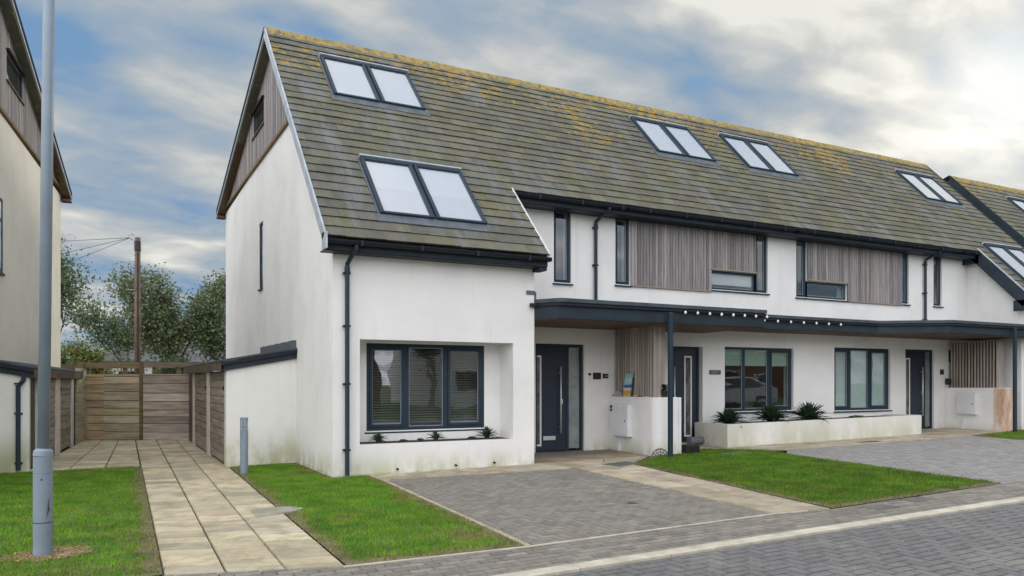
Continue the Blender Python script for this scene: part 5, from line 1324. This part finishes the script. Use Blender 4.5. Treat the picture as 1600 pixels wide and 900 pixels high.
# ------------------------------------------------------------------ across the road: what the windows mirror
def facing(name, lab, x0, x1, y, h, mat, roofh):
    o = thing(name, lab, 'house', ((x0 + x1) / 2, y, 0), group='houses across the road')
    m = MB(); m.box(x0, x1, y - 8, y, -.1, h); m.build('wall', mat, o)
    m = MB(); m.idx([(x0 - .3, y - 8.3, h), (x1 + .3, y - 8.3, h), (x1 + .3, y + .3, h), (x0 - .3, y + .3, h), (x0 - .3, y - 4, h + roofh), (x1 + .3, y - 4, h + roofh)], [(0, 1, 5, 4), (1, 2, 5), (2, 3, 4, 5), (3, 0, 4), (3, 2, 1, 0)]); m.build('roof', M_ROOFFAR, o)
    x = x0 + 1
    while x < x1 - 2:
        for z in (.9, 3.4):
            if z + 1.2 < h:
                m = MB(); m.box(x, x + 1.5, y + .002, y + .05, z, z + 1.25); w = m.build('window', M_WHITE, o)
                boxo('pane', M_BLACK, w, x + .08, x + 1.42, y + .051, y + .056, z + .08, z + 1.17)
        x += 3.1
facing('opposite_house', 'brown brick house across the road mirrored in the first window', -4, 9, -24, 5.6, M_BRICK, 2.6)
facing('opposite_house', 'pale rendered house across the road, mirrored in upper windows', 13, 26, -26, 5.4, M_RENDER, 2.6)
facing('opposite_house', 'brown brick house farther along across the road', 31, 48, -26, 5.4, M_BRICK, 2.6)
tree('tree', 'leafy tree across the road between brick and pale houses', (11, -22, 0), 6.5, 2.4, 71, DKG, 5000, .16, (0, 0), .2, .16)
tree('tree', 'leafy tree across the road beside the farther brick house', (27.5, -20, .2), 6.8, 2.6, 72, DKG, 5000, .16, (0, 0), .2, .16)
m = MB(); m.face([(-60, -40, -.03), (90, -40, .4), (90, -15.2, .5), (-60, -15.2, -.25)])
def car(loc, rz, mat, lab):
    c = thing('parked_car', lab, 'car', loc, rz)
    prof = [(-2.15, .32), (2.1, .32), (2.2, .55), (2.12, .80), (1.25, .98), (.55, 1.42), (-1.1, 1.46), (-1.85, 1.08), (-2.18, .98), (-2.22, .55)]
    m = MB(); n = len(prof)
    A = [(x, -.88 if z < 1.0 else -.70, z) for x, z in prof]; B = [(x, .88 if z < 1.0 else .70, z) for x, z in prof]
    m.idx(A + B, [tuple(range(n)), tuple(reversed(range(n, 2 * n)))] + [(i, n + i, n + (i + 1) % n, (i + 1) % n) for i in range(n)]); m.build('body', mat, c, local=True, bevel=.06)
    for sy in (-1, 1):
        g = MB(); y = sy * .80; g.face([(1.05, sy * .855, 1.02), (.50, sy * .735, 1.36), (-.95, sy * .735, 1.40), (-1.55, sy * .85, 1.05)][::sy]); g.build('side_windows', M_BLACK, c, local=True)
        for x in (-1.35, 1.32):
            w = MB(); w.tube([(x, sy * .70, .33), (x, sy * .90, .33)], .33, 22); ty = w.build('wheel', M_BLACK, c, local=True)
            w = MB(); w.tube([(x, sy * .89, .33), (x, sy * .915, .33)], .21, 16); w.build('rim', M_ZINC, ty, local=True)
        l = MB(); l.box(-2.24, -2.16, sy * .55 - .2, sy * .55 + .2, .80, .94); l.build('tail_light', plain('red_lens', (.35, .02, .02), .3), c, local=True)
        l = MB(); l.box(2.08, 2.19, sy * .6 - .18, sy * .6 + .18, .62, .76); l.build('headlight', M_WHITE, c, local=True)
    g = MB(); g.face([(-1.16, -.62, 1.42), (-1.80, -.72, 1.12), (-1.80, .72, 1.12), (-1.16, .62, 1.42)]); g.v = [(x - .04, y, z + .02) for x, y, z in g.v]; g.build('rear_window', M_BLACK, c, local=True)
    g = MB(); g.box(-2.26, -2.20, -.26, .26, .60, .70); g.build('number_plate', plain('yellow_plate', (.7, .5, .05), .4), c, local=True)
M_CAR = plain('silver_car_paint', (.50, .52, .56), .25, .5, .03, 2, coat=.6)
car((19.6, -9.6, G(19.6)), R(185), M_CAR, 'silver hatchback parked along the road, mirrored in second house window')
